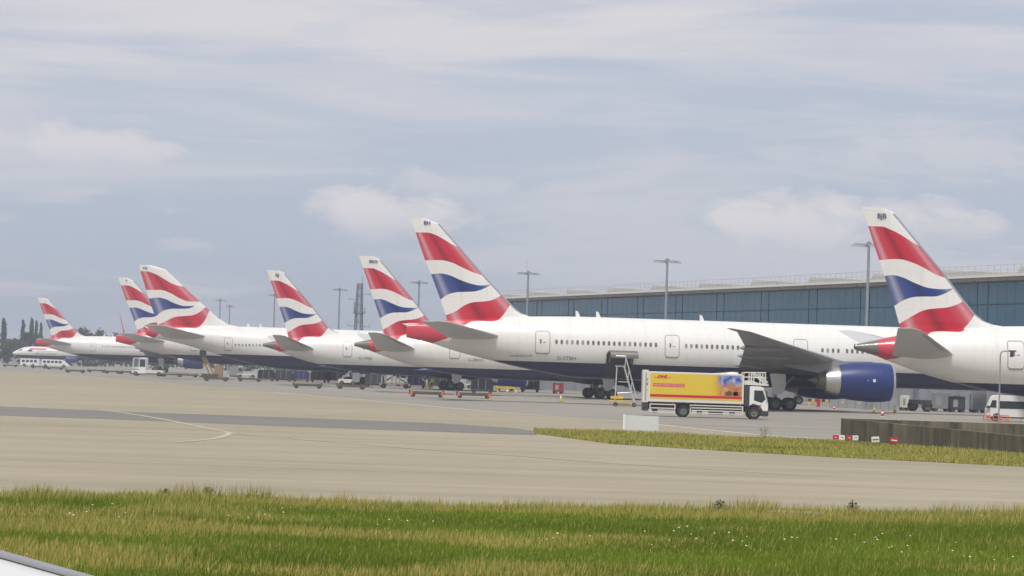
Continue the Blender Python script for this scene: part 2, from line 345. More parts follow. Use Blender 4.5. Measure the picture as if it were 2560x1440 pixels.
W787 = [(2.5, 25.6, 37.6, 3.45), (5, 25.2, 35.8, 3.75), (9.5, 24.5, 32.6, 4.3), (18, 21.6, 26.6, 5.6), (26, 18.2, 20.6, 7.1), (30, 15.4, 16.1, 8.0)]
W747 = [(2.8, 33.5, 49.0, 4.0), (7, 32.8, 45.4, 4.5), (12, 32.0, 41.2, 5.1), (22, 28.4, 33.2, 6.3), (31.0, 24.6, 27.2, 7.6), (31.6, 24.2, 26.6, 8.6), (32.0, 23.6, 25.2, 9.6)]
KINDS = {
    'long_777': dict(A777, L=73.9, wing=W777, eng=[(9.6, 47.8, 1.98, 3.12, 6.9)], gear=[(5.5, 36.8, 3)], nose_gear=68.0,
                     wins=[(14.9, 25.0, 20), (28.1, 38.2, 20), (42.15, 43.8, 4), (44.7, 56.0, 22)], doors=[13.52, 26.67, 39.9, 57.5, 67.5]),
    'short_777': dict(A777, L=63.7, wing=wing_shift(W777, -4.9), eng=[(9.6, 42.9, 1.9, 3.05, 6.6)], gear=[(5.5, 31.9, 3)], nose_gear=57.8,
                      wins=[(17.0, 19.0, 4), (19.8, 31, 21), (35, 46, 21)], doors=[14.6, 33.2, 47.5, 57]),
    'short_787': dict(A787, L=56.7, wing=W787, eng=[(9.8, 38.6, 1.75, 2.55, 5.6)], gear=[(4.9, 28.4, 2)], nose_gear=51.2,
                      wins=[(15.0, 24.0, 15), (27, 38, 18)], doors=[12.58, 25.6, 40, 50]),
    'long_787': dict(A787, L=62.8, wing=wing_shift(W787, 3.0), eng=[(9.8, 41.6, 1.75, 2.55, 5.6)], gear=[(4.9, 31.4, 2)], nose_gear=57.0,
                     wins=[(15.0, 27.0, 20), (30, 43, 22)], doors=[12.58, 28.4, 45, 56]),
    'jumbo': dict(A747, L=70.7, wing=W747, eng=[(11.7, 48.5, 1.35, 2.6, 5.6), (20.8, 41, 1.35, 3.4, 5.6)], gear=[(5.5, 38.5, 2), (1.9, 35.5, 2)], nose_gear=63.0,
                  wins=[(15.2, 27, 21), (30, 44, 25)], doors=[13.97, 28.5, 45, 56]),
}
def herm(P, xs):                       # monotone-ish cubic through section data (columns interpolated over column 0)
    P = np.array(P, float); x = P[:, 0]; out = []
    dlt = np.diff(P, axis=0)[:, 1:] / np.diff(x)[:, None]
    mm = np.vstack([dlt[:1], (dlt[:-1] + dlt[1:]) / 2, dlt[-1:]])
    for i in range(1, len(mm) - 1): mm[i][(dlt[i - 1] * dlt[i]) <= 0] = 0
    for q in xs:
        i = min(max(int(np.searchsorted(x, q) - 1), 0), len(x) - 2); h = x[i + 1] - x[i]; t = min(max((q - x[i]) / h, 0), 1)
        out.append((2 * t**3 - 3 * t**2 + 1) * P[i, 1:] + (t**3 - 2 * t**2 + t) * h * mm[i] + (-2 * t**3 + 3 * t**2) * P[i + 1, 1:] + (t**3 - t**2) * h * mm[i + 1])
    return np.array(out)
class Fus:
    def __init__(s, K):
        L, r, zb, zt = K['L'], K['r'], K['zb'], K['zt']
        c = (zb + zt) / 2
        S = list(K['sec'])
        if K is KINDS.get('jumbo'):
            S += [(L - 27, zb, zt, r), (L - 20, zb, zt + .75, r), (L - 9, zb + .05, zt + .9, r * .98)]
        else:
            S += [(L - 14, zb, zt, r), (L - 10, zb + .02, zt - .05, r * .99)]
        S += [(L - 6, zb + .2, zt - .35, r * .9), (L - 3.2, zb + .5, zt - 1.25, r * .7), (L - 1.2, zb + 1.1, zt - 2.4, r * .42), (L - .25, c - .75, c + .1, .42), (L, c - .4, c - .25, .08)]
        s.S = S; s.x0 = S[0][0]; s.L = L
    def at(s, x): return herm(s.S, [x])[0]
    def surf(s, x, z, side, off=0.0):
        b, t, w = s.at(x); c, h = (b + t) / 2, (t - b) / 2
        q = max(-.999, min(.999, (z - c) / h)); k = math.sqrt(1 - q * q)
        nv = Vector((0, k / w, q / h)).normalized()
        return (x, side * (w * k + off * nv.y), z + off * nv.z)
    def mesh(s, name, mat, n=40):
        xs = sorted(set([a[0] for a in s.S] + list(np.linspace(s.x0, s.L, 70)))); V = herm(s.S, xs); rings = []
        for x, (b, t, w) in zip(xs, V):
            c, h = (b + t) / 2, (t - b) / 2
            rings.append([(x, w * math.cos(2 * math.pi * j / n), c + h * math.sin(2 * math.pi * j / n)) for j in range(n)])
        m = MB(); m.loft(rings); return m.mesh(name, mat, 35)
NACA = lambda x: 5 * (.2969 * math.sqrt(x) - .126 * x - .3516 * x * x + .2843 * x**3 - .1036 * x**4)
US = [0, .012, .04, .1, .2, .32, .45, .6, .75, .88, .97, 1.0]
def foil_ring(le, te, nrm, t):
    le, te, nrm = Vector(le), Vector(te), Vector(nrm); ch = (te - le).length
    up = [le.lerp(te, u) + nrm * (NACA(u) * t * ch) for u in US]; dn = [le.lerp(te, u) - nrm * (NACA(u) * t * ch) for u in US]
    return up + dn[::-1][1:-1]
def wing_mesh(name, secs, side, t, mat):
    m = MB(); rings = []
    for i, (y, te, le, z) in enumerate(secs):
        tt = t * (1.15 if i == 0 else (.8 if i >= len(secs) - 2 else 1)); inc = .03 * (le - te)
        rings.append(foil_ring((le, side * y, z + inc * .3), (te, side * y, z - inc), (0, 0, 1), tt))
    m.loft(rings); return m.mesh(name, mat, 50)
def fin_mesh(name, K, mat):
    te = sorted(K['te_pts'], key=lambda p: p[1]); le = sorted(K['le_pts'], key=lambda p: p[1])
    zs = sorted(set([p[1] for p in te] + [p[1] for p in le] + list(np.linspace(te[0][1], te[-1][1], 26)))); m = MB(); rings = []
    zs = [z for z in zs if z <= min(te[-1][1], 99)]
    for z in zs:
        xt = float(np.interp(z, [p[1] for p in te], [p[0] for p in te])); xl = float(np.interp(z, [p[1] for p in le], [p[0] for p in le]))
        xl = max(xl, xt + .06); ch = xl - xt
        rings.append(foil_ring((xl, 0, z), (xt, 0, z), (0, 1, 0), min(.10, .75 / ch)))
    m.loft(rings); return m.mesh(name, mat, 50)
def ribbon(fu, x0, x1, z0, z1, side, wd, off, rad=.22):
    loop = []
    for cx, cz, a0 in ((x1 - rad, z1 - rad, 0), (x0 + rad, z1 - rad, 90), (x0 + rad, z0 + rad, 180), (x1 - rad, z0 + rad, 270)):
        for k in range(5):
            a = R(a0 + k * 22.5); loop.append((cx + rad * math.cos(a), cz + rad * math.sin(a), math.cos(a), math.sin(a)))
    ins = []
    for i in range(len(loop)):        # densify straight runs so the ribbon hugs the skin
        a, b = loop[i], loop[(i + 1) % len(loop)]; ins.append(a); d = math.hypot(a[0] - b[0], a[1] - b[1])
        for k in range(1, int(d / .3)): t = k / int(d / .3); ins.append(tuple(a[j] * (1 - t) + b[j] * t for j in range(4)))
    m = MB(); n = len(ins)
    vv = [fu.surf(p[0], p[1], side, off) for p in ins] + [fu.surf(p[0] + p[2] * wd, p[1] + p[3] * wd, side, off) for p in ins]
    m.add(vv, [(i, (i + 1) % n, n + (i + 1) % n, n + i) for i in range(n)]); return m
def patch(fu, x0, x1, z0, z1, side, off, nx=4, nz=8):
    m = MB(); vv = [fu.surf(x0 + (x1 - x0) * i / nx, z0 + (z1 - z0) * j / nz, side, off) for j in range(nz + 1) for i in range(nx + 1)]
    m.add(vv, [(j * (nx + 1) + i, j * (nx + 1) + i + 1, (j + 1) * (nx + 1) + i + 1, (j + 1) * (nx + 1) + i) for j in range(nz) for i in range(nx)]); return m
def wheel_mesh(name, r, w):
    m = MB(); m.mi = 0
    m.lathe([(-w / 2, r * .58), (-w / 2, r * .9), (-w * .32, r), (w * .32, r), (w / 2, r * .9), (w / 2, r * .58)], (0, 0, 0), 'Y', 24)
    m.mi = 1
    m.lathe([(-w * .44, r * .60), (-w * .42, r * .52), (-w * .22, r * .44), (-w * .22, r * .22), (-w * .40, r * .16)], (0, 0, 0), 'Y', 24, cap1=True)
    m.lathe([(w * .44, r * .60), (w * .42, r * .52), (w * .22, r * .44), (w * .22, r * .22), (w * .40, r * .16)], (0, 0, 0), 'Y', 24, cap1=True)
    return m.mesh(name, [M['tyre'], M['hub']], 40)
AW = wheel_mesh('wheel', .66, .46)
LIV = {}; CACHE = {}
def text_on(fu, s_, size, x, z, side, mat, parent, name='registration_text', off=.02, width=None):
    vv, ff = text_faces(s_, size); sx = 1.0 if width is None else width / max(p[0] for p in vv)
    m = MB(); m.add([fu.surf(x + (p[0] * sx if side < 0 else -p[0] * sx), z + p[1], side, off) for p in vv], ff); return m.build(name, mat, parent)
def aircraft(kind, X, Y, label, code=None, reg=None, scale=1.0, open_cargo=False, code_x=0, code_z=0, typ=None, short_reg=None):
    K = KINDS[kind]; base = kind.split('_')[-1]
    if base not in LIV: LIV[base] = livery('livery_' + base, K)
    lv = LIV[base]; fu = Fus(K); t = thing('airliner', label, 'aircraft', (X, Y, 0), R(7), 'airliners parked nose in along the terminal', scale)
    def cm(key, fn):
        if (kind, key) not in CACHE: CACHE[(kind, key)] = fn()
        return CACHE[(kind, key)]
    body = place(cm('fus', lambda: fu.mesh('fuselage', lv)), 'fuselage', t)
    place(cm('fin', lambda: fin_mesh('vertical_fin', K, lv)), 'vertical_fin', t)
    # bare metal leading edge of the fin
    def led():
        le = [p for p in K['le_pts'] if p[1] > K['zt'] - .1][2:]; m = MB(); rings = []
        for x, z in sorted(le, key=lambda p: p[1]): 
            xt = float(np.interp(z, sorted(p[1] for p in K['te_pts']), [p[0] for p in sorted(K['te_pts'], key=lambda p: p[1])]))
            ch = max(x - xt, .1); th = min(.10, .75 / ch) * ch; w = .22
            q = lambda d: NACA(min(d / ch, 1)) * th + .012
            rings.append([(x + .015, 0, z), (x - w * .3, q(w * .3), z), (x - w, q(w), z), (x - w, -q(w), z), (x - w * .3, -q(w * .3), z)])
        m.loft(rings); return m.mesh('leading_edge', M['lead'], 60)
    if base != 'jumbo': place(cm('led', led), 'leading_edge', t)
    for sd_ in (-1, 1):
        st = [(y, te, le, z) for y, te, le, z in K['stab']]
        a, b = st
        mid = lambda f: tuple(a[i] * (1 - f) + b[i] * f for i in range(4))
        ss = [a, mid(.5), mid(.93), (b[0], b[1], b[2] - .35 * (b[2] - b[1]), b[3])]
        h = place(cm('stab%d' % sd_, lambda: wing_mesh('tailplane', ss, sd_, K['stab_t'], M['tail'])), 'tailplane', t)
        def stle():
            m = MB(); rings = []
            for f in (.12, .35, .6, .82):
                y, te, le, z = mid(f); ch = le - te; inc = .03 * ch; L_ = Vector((le, sd_ * y, z + inc * .3)); T_ = Vector((te, sd_ * y, z - inc)); rr_ = []
                for u, sg in ((.11, 1), (.05, 1), (.012, 1), (0, 0), (.012, -1), (.05, -1), (.11, -1)): rr_.append(L_.lerp(T_, u) + Vector((.012 if u < .02 else 0, 0, sg * (NACA(u) * K['stab_t'] * ch + .012))))
                rings.append(rr_)
            m.loft(rings, False, False, closed=False); return m.mesh('leading_edge', M['lead'], 60)
        if base == '787': place(cm('stle%d' % sd_, stle), 'leading_edge', h)
        wg = place(cm('wing%d' % sd_, lambda: wing_mesh('wing', K['wing'], sd_, .11, M['wing'])), 'wing', t)
        def ftf(fy):
            te = float(np.interp(fy, [w[0] for w in K['wing']], [w[1] for w in K['wing']])); le = float(np.interp(fy, [w[0] for w in K['wing']], [w[2] for w in K['wing']])); z = float(np.interp(fy, [w[0] for w in K['wing']], [w[3] for w in K['wing']]))
            m = MB(); ln = (le - te) * .55 + 1.2
            m.lathe([(-.55, .02), (-.2, .16), (ln * .3, .36), (ln * .6, .34), (ln, .05)], (te, sd_ * fy, z - .36), 'X', 12); return m.mesh('flap_fairing', M['wing'], 50)
        for q, fy in enumerate((6.2, 14.0, 20.5)): place(cm('ftf%d%d' % (sd_, q), lambda: ftf(fy)), 'flap_fairing', wg)
        # wing to body fairing
        def fair():
            m = MB(); w0 = K['wing'][0]; rings = []
            for f, k_ in ((-.35, .05), (-.15, .6), (.1, 1), (.5, 1.05), (.85, 1), (1.1, .55), (1.25, .05)):
                x = w0[1] + (w0[2] - w0[1]) * f; c = K['zb'] + .75
                rings.append([(x, sd_ * (K['r'] * .55 + K['r'] * .52 * k_ * math.cos(R(a_))), c + 1.0 * k_ * math.sin(R(a_))) for a_ in range(-90, 91, 20)] + [(x, sd_ * K['r'] * .3, c)])
            m.loft(rings); return m.mesh('wing_fairing', M['white'] if False else lv, 50)
        place(cm('fair%d' % sd_, fair), 'wing_fairing', t)
        for ei, (ey, ex, er, ez, el) in enumerate(K['eng']):
            def nac():
                m = MB(); m.lathe([(-el * .8, er * .80), (-el * .62, er * .93), (-el * .35, er), (-el * .15, er * .985), (-.25, er * .93)], (0, 0, 0), 'X', 36); return m.mesh('nacelle', M['engblue'], 50)
            def lip():
                m = MB(); m.lathe([(-.26, er * .928), (-.1, er * .9), (0, er * .85), (-.06, er * .8), (-.3, er * .77), (-1.4, er * .76)], (0, 0, 0), 'X', 36); return m.mesh('inlet_lip', M['silver'], 60)
            def noz():
                m = MB(); m.lathe([(-el * .795, er * .78), (-el * .80, er * .72), (-el * .9, er * .66), (-el * 1.0, er * .56)], (0, 0, 0), 'X', 36); return m.mesh('rear_cowl', M['silver'], 60)
            def core():
                m = MB(); m.lathe([(-el * .99, er * .52), (-el * 1.1, er * .40), (-el * 1.1, er * .26), (-el * 1.25, er * .03)], (0, 0, 0), 'X', 30, cap1=True); return m.mesh('exhaust_cone', M['titan'], 50)
            def fan():
                m = MB(); m.lathe([(-1.38, er * .77), (-1.4, er * .25), (-.85, .03)], (0, 0, 0), 'X', 36, cap1=True); return m.mesh('fan', M['dark'], 50)
            def pyl():
                m = MB(); wz = float(np.interp(ey, [w[0] for w in K['wing']], [w[3] for w in K['wing']])) - ez
                wl_ = float(np.interp(ey, [w[0] for w in K['wing']], [w[2] for w in K['wing']])) - ex
                rings = [[(-el * .3, -.1, er * .9), (-el * .3, .1, er * .9), (-el * .3, .1, er * 1.02), (-el * .3, -.1, er * 1.02)],
                         [(-el * .75, -.3, er * .5), (-el * .75, .3, er * .5), (-el * .75, .25, wz - .05), (-el * .75, -.25, wz - .05)],
                         [(wl_ - 1.2, -.3, er * .35), (wl_ - 1.2, .3, er * .35), (wl_ - 1.2, .25, wz + .1), (wl_ - 1.2, -.25, wz + .1)],
                         [(wl_ - 5, -.1, wz - .75), (wl_ - 5, .1, wz - .75), (wl_ - 5, .1, wz - .1), (wl_ - 5, -.1, wz - .1)]]
                m.loft(rings); return m.mesh('pylon', M['wing'], 40)
            e = place(cm('nac%d' % ei, nac), 'engine', t, (ex, sd_ * ey, ez))
            for k_, fn in (('inlet_lip', lip), ('rear_cowl', noz), ('exhaust_cone', core), ('fan', fan), ('pylon', pyl)): place(cm('%s%d' % (k_, ei), fn), k_, e)
            def seams():
                m = MB(); m.lathe([(-.015, er * .932), (.015, er * .930)], (-el * .62 + .02, 0, 0), 'X', 36); m.lathe([(-.012, er * .997), (.012, er * .999)], (-el * .22, 0, 0), 'X', 36)
                return m.mesh('cowl_seam', M['navy'], 50)
            tag(place(cm('seam%d' % ei, seams), 'cowl_seam', e, (0, 0, 0)), kind='stuff'); e.children[-1].scale = (1, 1.004, 1.004)
            if kind == 'long_777' and sd_ < 0:
                mk = MB(); mk.box((-el * .33, -er - .005, .15), (.28, .03, .28)); mk.build('engine_badge', M['white'], e, bevel=.01)
                mk = MB(); mk.box((-el * .42, -er * .985, .15), (.12, .03, .07)); mk.build('engine_placard', M['white'], e)
        for gi, (gy, gx, nax) in enumerate(K['gear']):
            def leg():
                m = MB(); m.tube((0, 0, .75), (0.1, 0, K['zb'] + 1.2), .22, .3, 10); m.tube((-1.5 * (nax - 1) / 2 - .1, 0, .68), (1.5 * (nax - 1) / 2 + .1, 0, .68), .17, n=8)
                m.tube((0, 0, 1.6), (1.9, .2 * sd_, K['zb'] + .9), .10, n=8); m.tube((0, 0, 1.7), (0, -1.6 * sd_, K['zb'] + .8), .10, n=8)
                for k in range(nax): x = (k - (nax - 1) / 2) * 1.46; m.tube((x, -.6, .66), (x, .6, .66), .12, n=8)
                return m.mesh('landing_gear', M['grey'], 40)
            lg = place(cm('leg%d%d' % (gi, sd_), leg), 'landing_gear', t, (gx, sd_ * gy, 0))
            for k in range(nax):
                for wy in (-.62, .62): place(AW, 'wheel', lg, ((k - (nax - 1) / 2) * 1.46, wy, .66))
            def gdoor():
                m = MB(); m.add([(-.25, sd_ * .78, K['zb'] - .95), (.55, sd_ * .78, K['zb'] - .95), (.95, sd_ * .85, K['zb'] - .1), (.85, sd_ * .98, K['zb'] + 1.1), (-.75, sd_ * .98, K['zb'] + 1.1)], [(0, 1, 2, 3, 4)])
                m.add([(x, y + .06 * sd_, z) for x, y, z in m.v[:5]], [(4, 3, 2, 1, 0)]); n = 5
                m.f += [(i, (i + 1) % n, n + (i + 1) % n, n + i) for i in range(n)]; m.m += [0] * n
                return m.mesh('gear_door', M['white'])
            place(cm('gd%d%d' % (gi, sd_), gdoor), 'gear_door', lg)
        for k, dx in enumerate(K['doors']):
            x0, x1, z0, z1 = K['door']; hw = (x1 - x0) / 2
            if dx > K['L'] - 8: continue
            d = place(cm('door%d%d' % (sd_, k), lambda: patch(fu, dx - hw, dx + hw, z0, z1, sd_, .008).mesh('door', lv, True)), 'door', t)
            place(cm('dseam%d%d' % (sd_, k), lambda: ribbon(fu, dx - hw, dx + hw, z0, z1, sd_, .075, .016).mesh('door_seam', M['seam'])), 'door_seam', d)
            place(cm('dwin%d%d' % (sd_, k), lambda: patch(fu, dx - hw * .42, dx - hw * .17, z0 + .92, z0 + 1.34, sd_, .018, 1, 2).mesh('door_window', M['winglass'])), 'door_window', d)
            place(cm('dhan%d%d' % (sd_, k), lambda: patch(fu, dx + hw * .05, dx + hw * .45, z0 + .98, z0 + 1.08, sd_, .018, 1, 1).mesh('door_handle', M['seam'])), 'door_handle', d)
            place(cm('dsil%d%d' % (sd_, k), lambda: patch(fu, dx - hw * .9, dx + hw * .9, z0 - .14, z0 - .03, sd_, .02, 2, 1).mesh('door_sill', M['seam'])), 'door_sill', d)
        def win():
            m = MB(); n = 14; xm = K['L'] / 2; w, h = K['win']
            pts = [(w / 2 * math.copysign(abs(math.cos(a)) ** .7, math.cos(a)), h / 2 * math.copysign(abs(math.sin(a)) ** .7, math.sin(a))) for a in [2 * math.pi * i / n for i in range(n)]]
            P = [fu.surf(xm, K['win_z'] + q[1], sd_, .014) for q in pts]
            m.add([(q[0], p[1], p[2]) for q, p in zip(pts, P)], [tuple(range(n))]); return m.mesh('window', M['winglass'])
        wm = cm('win%d' % sd_, win)
        def blind():
            q = wm.copy(); q.materials.clear(); q.materials.append(M['blind']); return q
        wb_ = cm('winb%d' % sd_, blind)
        for a, b_, nn in K['wins']:
            for i in range(nn):
                x = a + (b_ - a) * i / (nn - 1)
                dy = sd_ * (abs(fu.surf(x, K['win_z'], sd_)[1]) - abs(fu.surf(K['L'] / 2, K['win_z'], sd_)[1]))
                place(wb_ if (i * 7 + int(a)) % 11 in (2, 5, 6) else wm, 'window', t, (x, dy, 0))
    def ngear():
        m = MB(); m.tube((0, 0, .55), (0, 0, K['zb'] + .6), .16, n=8); m.tube((0, -.5, .55), (0, .5, .55), .1, n=8); return m.mesh('nose_gear', M['grey'])
    ng = place(cm('ng', ngear), 'nose_gear', t, (K['nose_gear'], 0, 0))
    for wy in (-.4, .4): o = place(AW, 'wheel', ng, (0, wy, .56)); o.scale = (.85, .7, .85)
    def ant():
        m = MB(); m.prism([(0, -.1), (.5, -.1), (.2, .55), (-.05, .6)], -.04, .04); return m.mesh('blade_antenna', M['white'])
    for ax in ((17.2, 19.3, 30.0) if base != '787' else (14.2, 19.0, 27)): place(cm('ant', ant), 'blade_antenna', t, (ax, 0, K['zt'] - .02))
    if base == '787':
        m = MB(); m.lathe([(0, .2), (.02, .19)], (.19, 0, 5.855), 'X', 20, cap0=True); m.build('exhaust_outlet', M['dark'], t)
    elif base == 'jumbo':
        m = MB(); m.lathe([(-.04, .3), (.4, .3)], (.06, 0, 7.95), 'X', 20, cap0=True); m.build('exhaust_outlet', M['dark'], t)
    if code:
        for sd_ in (-1, 1):
            vv, ff = text_faces(code, .54, 0, .012); wd = max(p[0] for p in vv); m = MB()
            xs_ = [((code_x + p[0]) if sd_ < 0 else (code_x + wd - p[0])) for p in vv]; T_ = sorted(K['te_pts'], key=lambda p: p[1]); L_ = sorted(K['le_pts'], key=lambda p: p[1])
            xt = float(np.interp(code_z, [p[1] for p in T_], [p[0] for p in T_])); xl = float(np.interp(code_z, [p[1] for p in L_], [p[0] for p in L_])); ch = xl - xt
            m.add([(x_, sd_ * (min(.10, .75 / ch) * ch * NACA(min(max((xl - x_) / ch, 0), 1)) + .07), code_z + p[1]) for x_, p in zip(xs_, vv)], ff); m.build('fin_code', M['navy'], t)
    if reg:
        text_on(fu, reg, .50, 15.05 if base == '777' else 14.3, 4.41 if base != '787' else 4.2, -1, M['lettering'], t, width=1.88)
    if typ: text_on(fu, typ, .24, 10.42, 4.58, -1, M['lettering'], t, 'type_text', width=2.1)
    if open_cargo:
        # aft hold door swung up, dark patch laid on the skin as the shade inside the hold
        patch(fu, 20.0, 22.75, 3.0, 4.95, -1, .03, 6, 8).build('hold_shade_patch', M['dark'], t)
        m = MB(); hx0, hx1 = 19.95, 22.9; y0 = fu.surf(21, 5.05, -1, .05)[1]; rings = []
        for k in range(7):
            a = R(100 - k * 11); yy = y0 - .05 - 1.5 * math.sin(R(k * 15)); zz = 5.08 + .42 * math.sin(R(k * 30)) * (1 if k < 4 else .8) + (0 if k < 5 else -.1 * (k - 4))
            rings.append([(hx0 + .05 * k, yy, zz), (hx1 + .02 * k, yy, zz), (hx1 + .02 * k, yy, zz - .14), (hx0 + .05 * k, yy, zz - .14)])
        m.loft(rings); cd = m.build('cargo_door', [M['titan']], t, 30)
        m = MB(); 
        for x in (20.3, 22.5): m.tube((x, y0 + .1, 4.3), (x, y0 - 1.2, 5.3), .05)
        m.build('door_strut', M['grey'], cd)
    return t

# ------------------------------------------------------------------ ground materials
def ground_mat(name, c0, c1, patch_scale, streak=0.10, rough=0.9, bump=0.15, joint=None):
    m, n, l, b = newmat(name)
    tc = n.new('ShaderNodeTexCoord')
    def nz(scale, detail, st=(1, 1, 1), rgh=.6):
        mp = n.new('ShaderNodeMapping'); mp.inputs['Scale'].default_value = st
        k = n.new('ShaderNodeTexNoise'); k.inputs['Scale'].default_value = scale; k.inputs['Detail'].default_value = detail; k.inputs['Roughness'].default_value = rgh
        l.new(tc.outputs['Object'], mp.inputs[0]); l.new(mp.outputs[0], k.inputs['Vector']); return k.outputs['Fac']
    a = nz(patch_scale, 8, (1, .35, 1)); s_ = nz(.12, 6, (.22, 2.2, 1), .7); f = nz(9, 3)
    def rng_(s, lo, hi, o0, o1):
        q = n.new('ShaderNodeMapRange'); q.inputs[1].default_value = lo; q.inputs[2].default_value = hi; q.inputs[3].default_value = o0; q.inputs[4].default_value = o1; l.new(s, q.inputs[0]); return q.outputs[0]
    mx = n.new('ShaderNodeMix'); mx.data_type = 'RGBA'; l.new(rng_(a, .3, .7, 0, 1), mx.inputs[0]); mx.inputs[6].default_value = (*c0, 1); mx.inputs[7].default_value = (*c1, 1)
    v = g_math(n, l, 'MULTIPLY', rng_(s_, .3, .7, 1 - streak, 1 + streak), rng_(f, .2, .8, .93, 1.07))
    vm = n.new('ShaderNodeVectorMath'); vm.operation = 'SCALE'; l.new(mx.outputs[2], vm.inputs[0]); l.new(v, vm.inputs['Scale'])
    out = vm.outputs[0]
    if joint:                                   # sealed slab joints
        br = n.new('ShaderNodeTexBrick'); br.offset = 0; br.inputs['Scale'].default_value = 1; br.inputs['Mortar Size'].default_value = joint[1]
        br.inputs['Brick Width'].default_value = joint[0]; br.inputs['Row Height'].default_value = joint[0]
        br.inputs['Color1'].default_value = (1, 1, 1, 1); br.inputs['Color2'].default_value = (.96, .96, .96, 1); br.inputs['Mortar'].default_value = (.80, .80, .80, 1)
        mr = n.new('ShaderNodeMapping'); mr.inputs['Rotation'].default_value = (0, 0, R(24)); l.new(tc.outputs['Object'], mr.inputs[0]); l.new(mr.outputs[0], br.inputs['Vector'])
        jm = n.new('ShaderNodeMix'); jm.data_type = 'RGBA'; jm.blend_type = 'MULTIPLY'; jm.inputs[0].default_value = 1; l.new(out, jm.inputs[6]); l.new(br.outputs['Color'], jm.inputs[7]); out = jm.outputs[2]
    l.new(out, b.inputs['Base Color']); b.inputs['Roughness'].default_value = rough; b.inputs['Specular IOR Level'].default_value = .25
    bp = n.new('ShaderNodeBump'); bp.inputs['Strength'].default_value = bump; bp.inputs['Distance'].default_value = .01; l.new(f, bp.inputs['Height']); l.new(bp.outputs[0], b.inputs['Normal'])
    return m
M['concrete'] = ground_mat('taxiway_concrete', (.300, .260, .182), (.378, .330, .238), .035, .17, joint=(6.0, .012))
M['apron'] = ground_mat('apron_asphalt', (.255, .236, .200), (.325, .300, .254), .03, .16, joint=(7.5, .012))
M['asphalt'] = ground_mat('asphalt_strip', (.170, .162, .148), (.210, .200, .182), .05, .08)
M['soil'] = ground_mat('grass_soil', (.14, .18, .025), (.21, .20, .05), .25, .15)
M['line'] = paint('worn_white_marking', (.50, .46, .37), .8, var=.3, scale=.5)
M['yline'] = paint('worn_yellow_marking', (.46, .40, .27), .8, var=.3, scale=.5)

# ------------------------------------------------------------------ ground
def sheet(name, poly, z, mat, kind='structure'):
    m = MB(); m.sheet(poly, z); return tag(m.build(name, mat), kind=kind)
sheet('ground', [(-3000, -300), (3000, -300), (3000, 5000), (-3000, 5000)], 0, M['concrete'])
edge = [(-900, 905), (0, 925), (260, 943), (480, 962), (690, 980), (950, 1003), (1280, 1033), (1560, 1053), (2020, 1096), (2300, 1112)]
E_ = [gp(*p) for p in edge]
sheet('apron', [(p.x, p.y) for p in E_] + [(60, E_[-1].y - 15), (400, 150), (900, 2500), (-900, 2500)], .004, M['apron'])
top = [(-300, 1003), (0, 1016), (280, 1028), (500, 1036), (1090, 1058), (1280, 1070), (1350, 1079)]
bot = [(1340, 1088), (1280, 1086), (750, 1067), (500, 1057), (250, 1047), (0, 1039), (-300, 1028)]
sheet('asphalt_strip', [gp(*p)[:2] for p in top + bot], .008, M['asphalt'])
gtop = [(1335, 1076), (1560, 1082), (1680, 1088), (2080, 1104), (2560, 1137), (2760, 1152)]
gbot = [(2760, 1178), (2560, 1167), (2080, 1143), (1780, 1126), (1530, 1110), (1335, 1084)]
strip_poly = [gp(*p)[:2] for p in gtop + gbot]
sheet('verge', strip_poly, .009, M['soil'])
fedge = [(-700, 1246), (0, 1246), (400, 1244), (640, 1250), (900, 1268), (1280, 1274), (1800, 1282), (2130, 1288), (2560, 1296), (3300, 1310)]
FE = [gp(*p) for p in fedge]
sheet('grass_verge', [(p.x, p.y) for p in FE] + [(FE[-1].x, 22), (FE[0].x, 22)], .006, M['soil'])

def marking(name, pts, width, mat, z):
    P = [Vector(gp(*p)[:2]) for p in pts]; L_, R_ = [], []
    Q = []
    for i in range(len(P) - 1):
        p0, p1, p2, p3 = P[max(i - 1, 0)], P[i], P[i + 1], P[min(i + 2, len(P) - 1)]
        for k in range(6):
            t = k / 6; Q.append(.5 * ((2 * p1) + (p2 - p0) * t + (2 * p0 - 5 * p1 + 4 * p2 - p3) * t * t + (3 * p1 - p0 - 3 * p2 + p3) * t**3))
    Q.append(P[-1])
    for i, p in enumerate(Q):
        d = (Q[min(i + 1, len(Q) - 1)] - Q[max(i - 1, 0)]).normalized(); nn = Vector((-d.y, d.x)) * width / 2
        L_.append(p + nn); R_.append(p - nn)
    m = MB(); n = len(Q); m.add([(p.x, p.y, z) for p in L_ + R_], [(i, i + 1, n + i + 1, n + i) for i in range(n - 1)])
    return tag(m.build(name, mat), kind='structure')
marking('taxi_line', [(215, 1022), (300, 1031), (400, 1047), (475, 1062), (530, 1073), (565, 1080), (574, 1083), (565, 1089), (540, 1096), (500, 1101), (440, 1106)], .32, M['yline'], .012)
marking('guide_line', [(580, 1084), (850, 1107), (1075, 1125), (1280, 1139), (1480, 1155), (1680, 1168), (1920, 1183), (2060, 1190)], .22, M['line'], .012)
marking('edge_line', [(690, 981), (950, 1004), (1280, 1034), (1560, 1054), (1740, 1072), (1900, 1087), (2095, 1101)], .75, M['line'], .013)
marking('edge_line', [(1240, 1022), (1480, 1026), (1700, 1050)], .2, M['line'], .013)

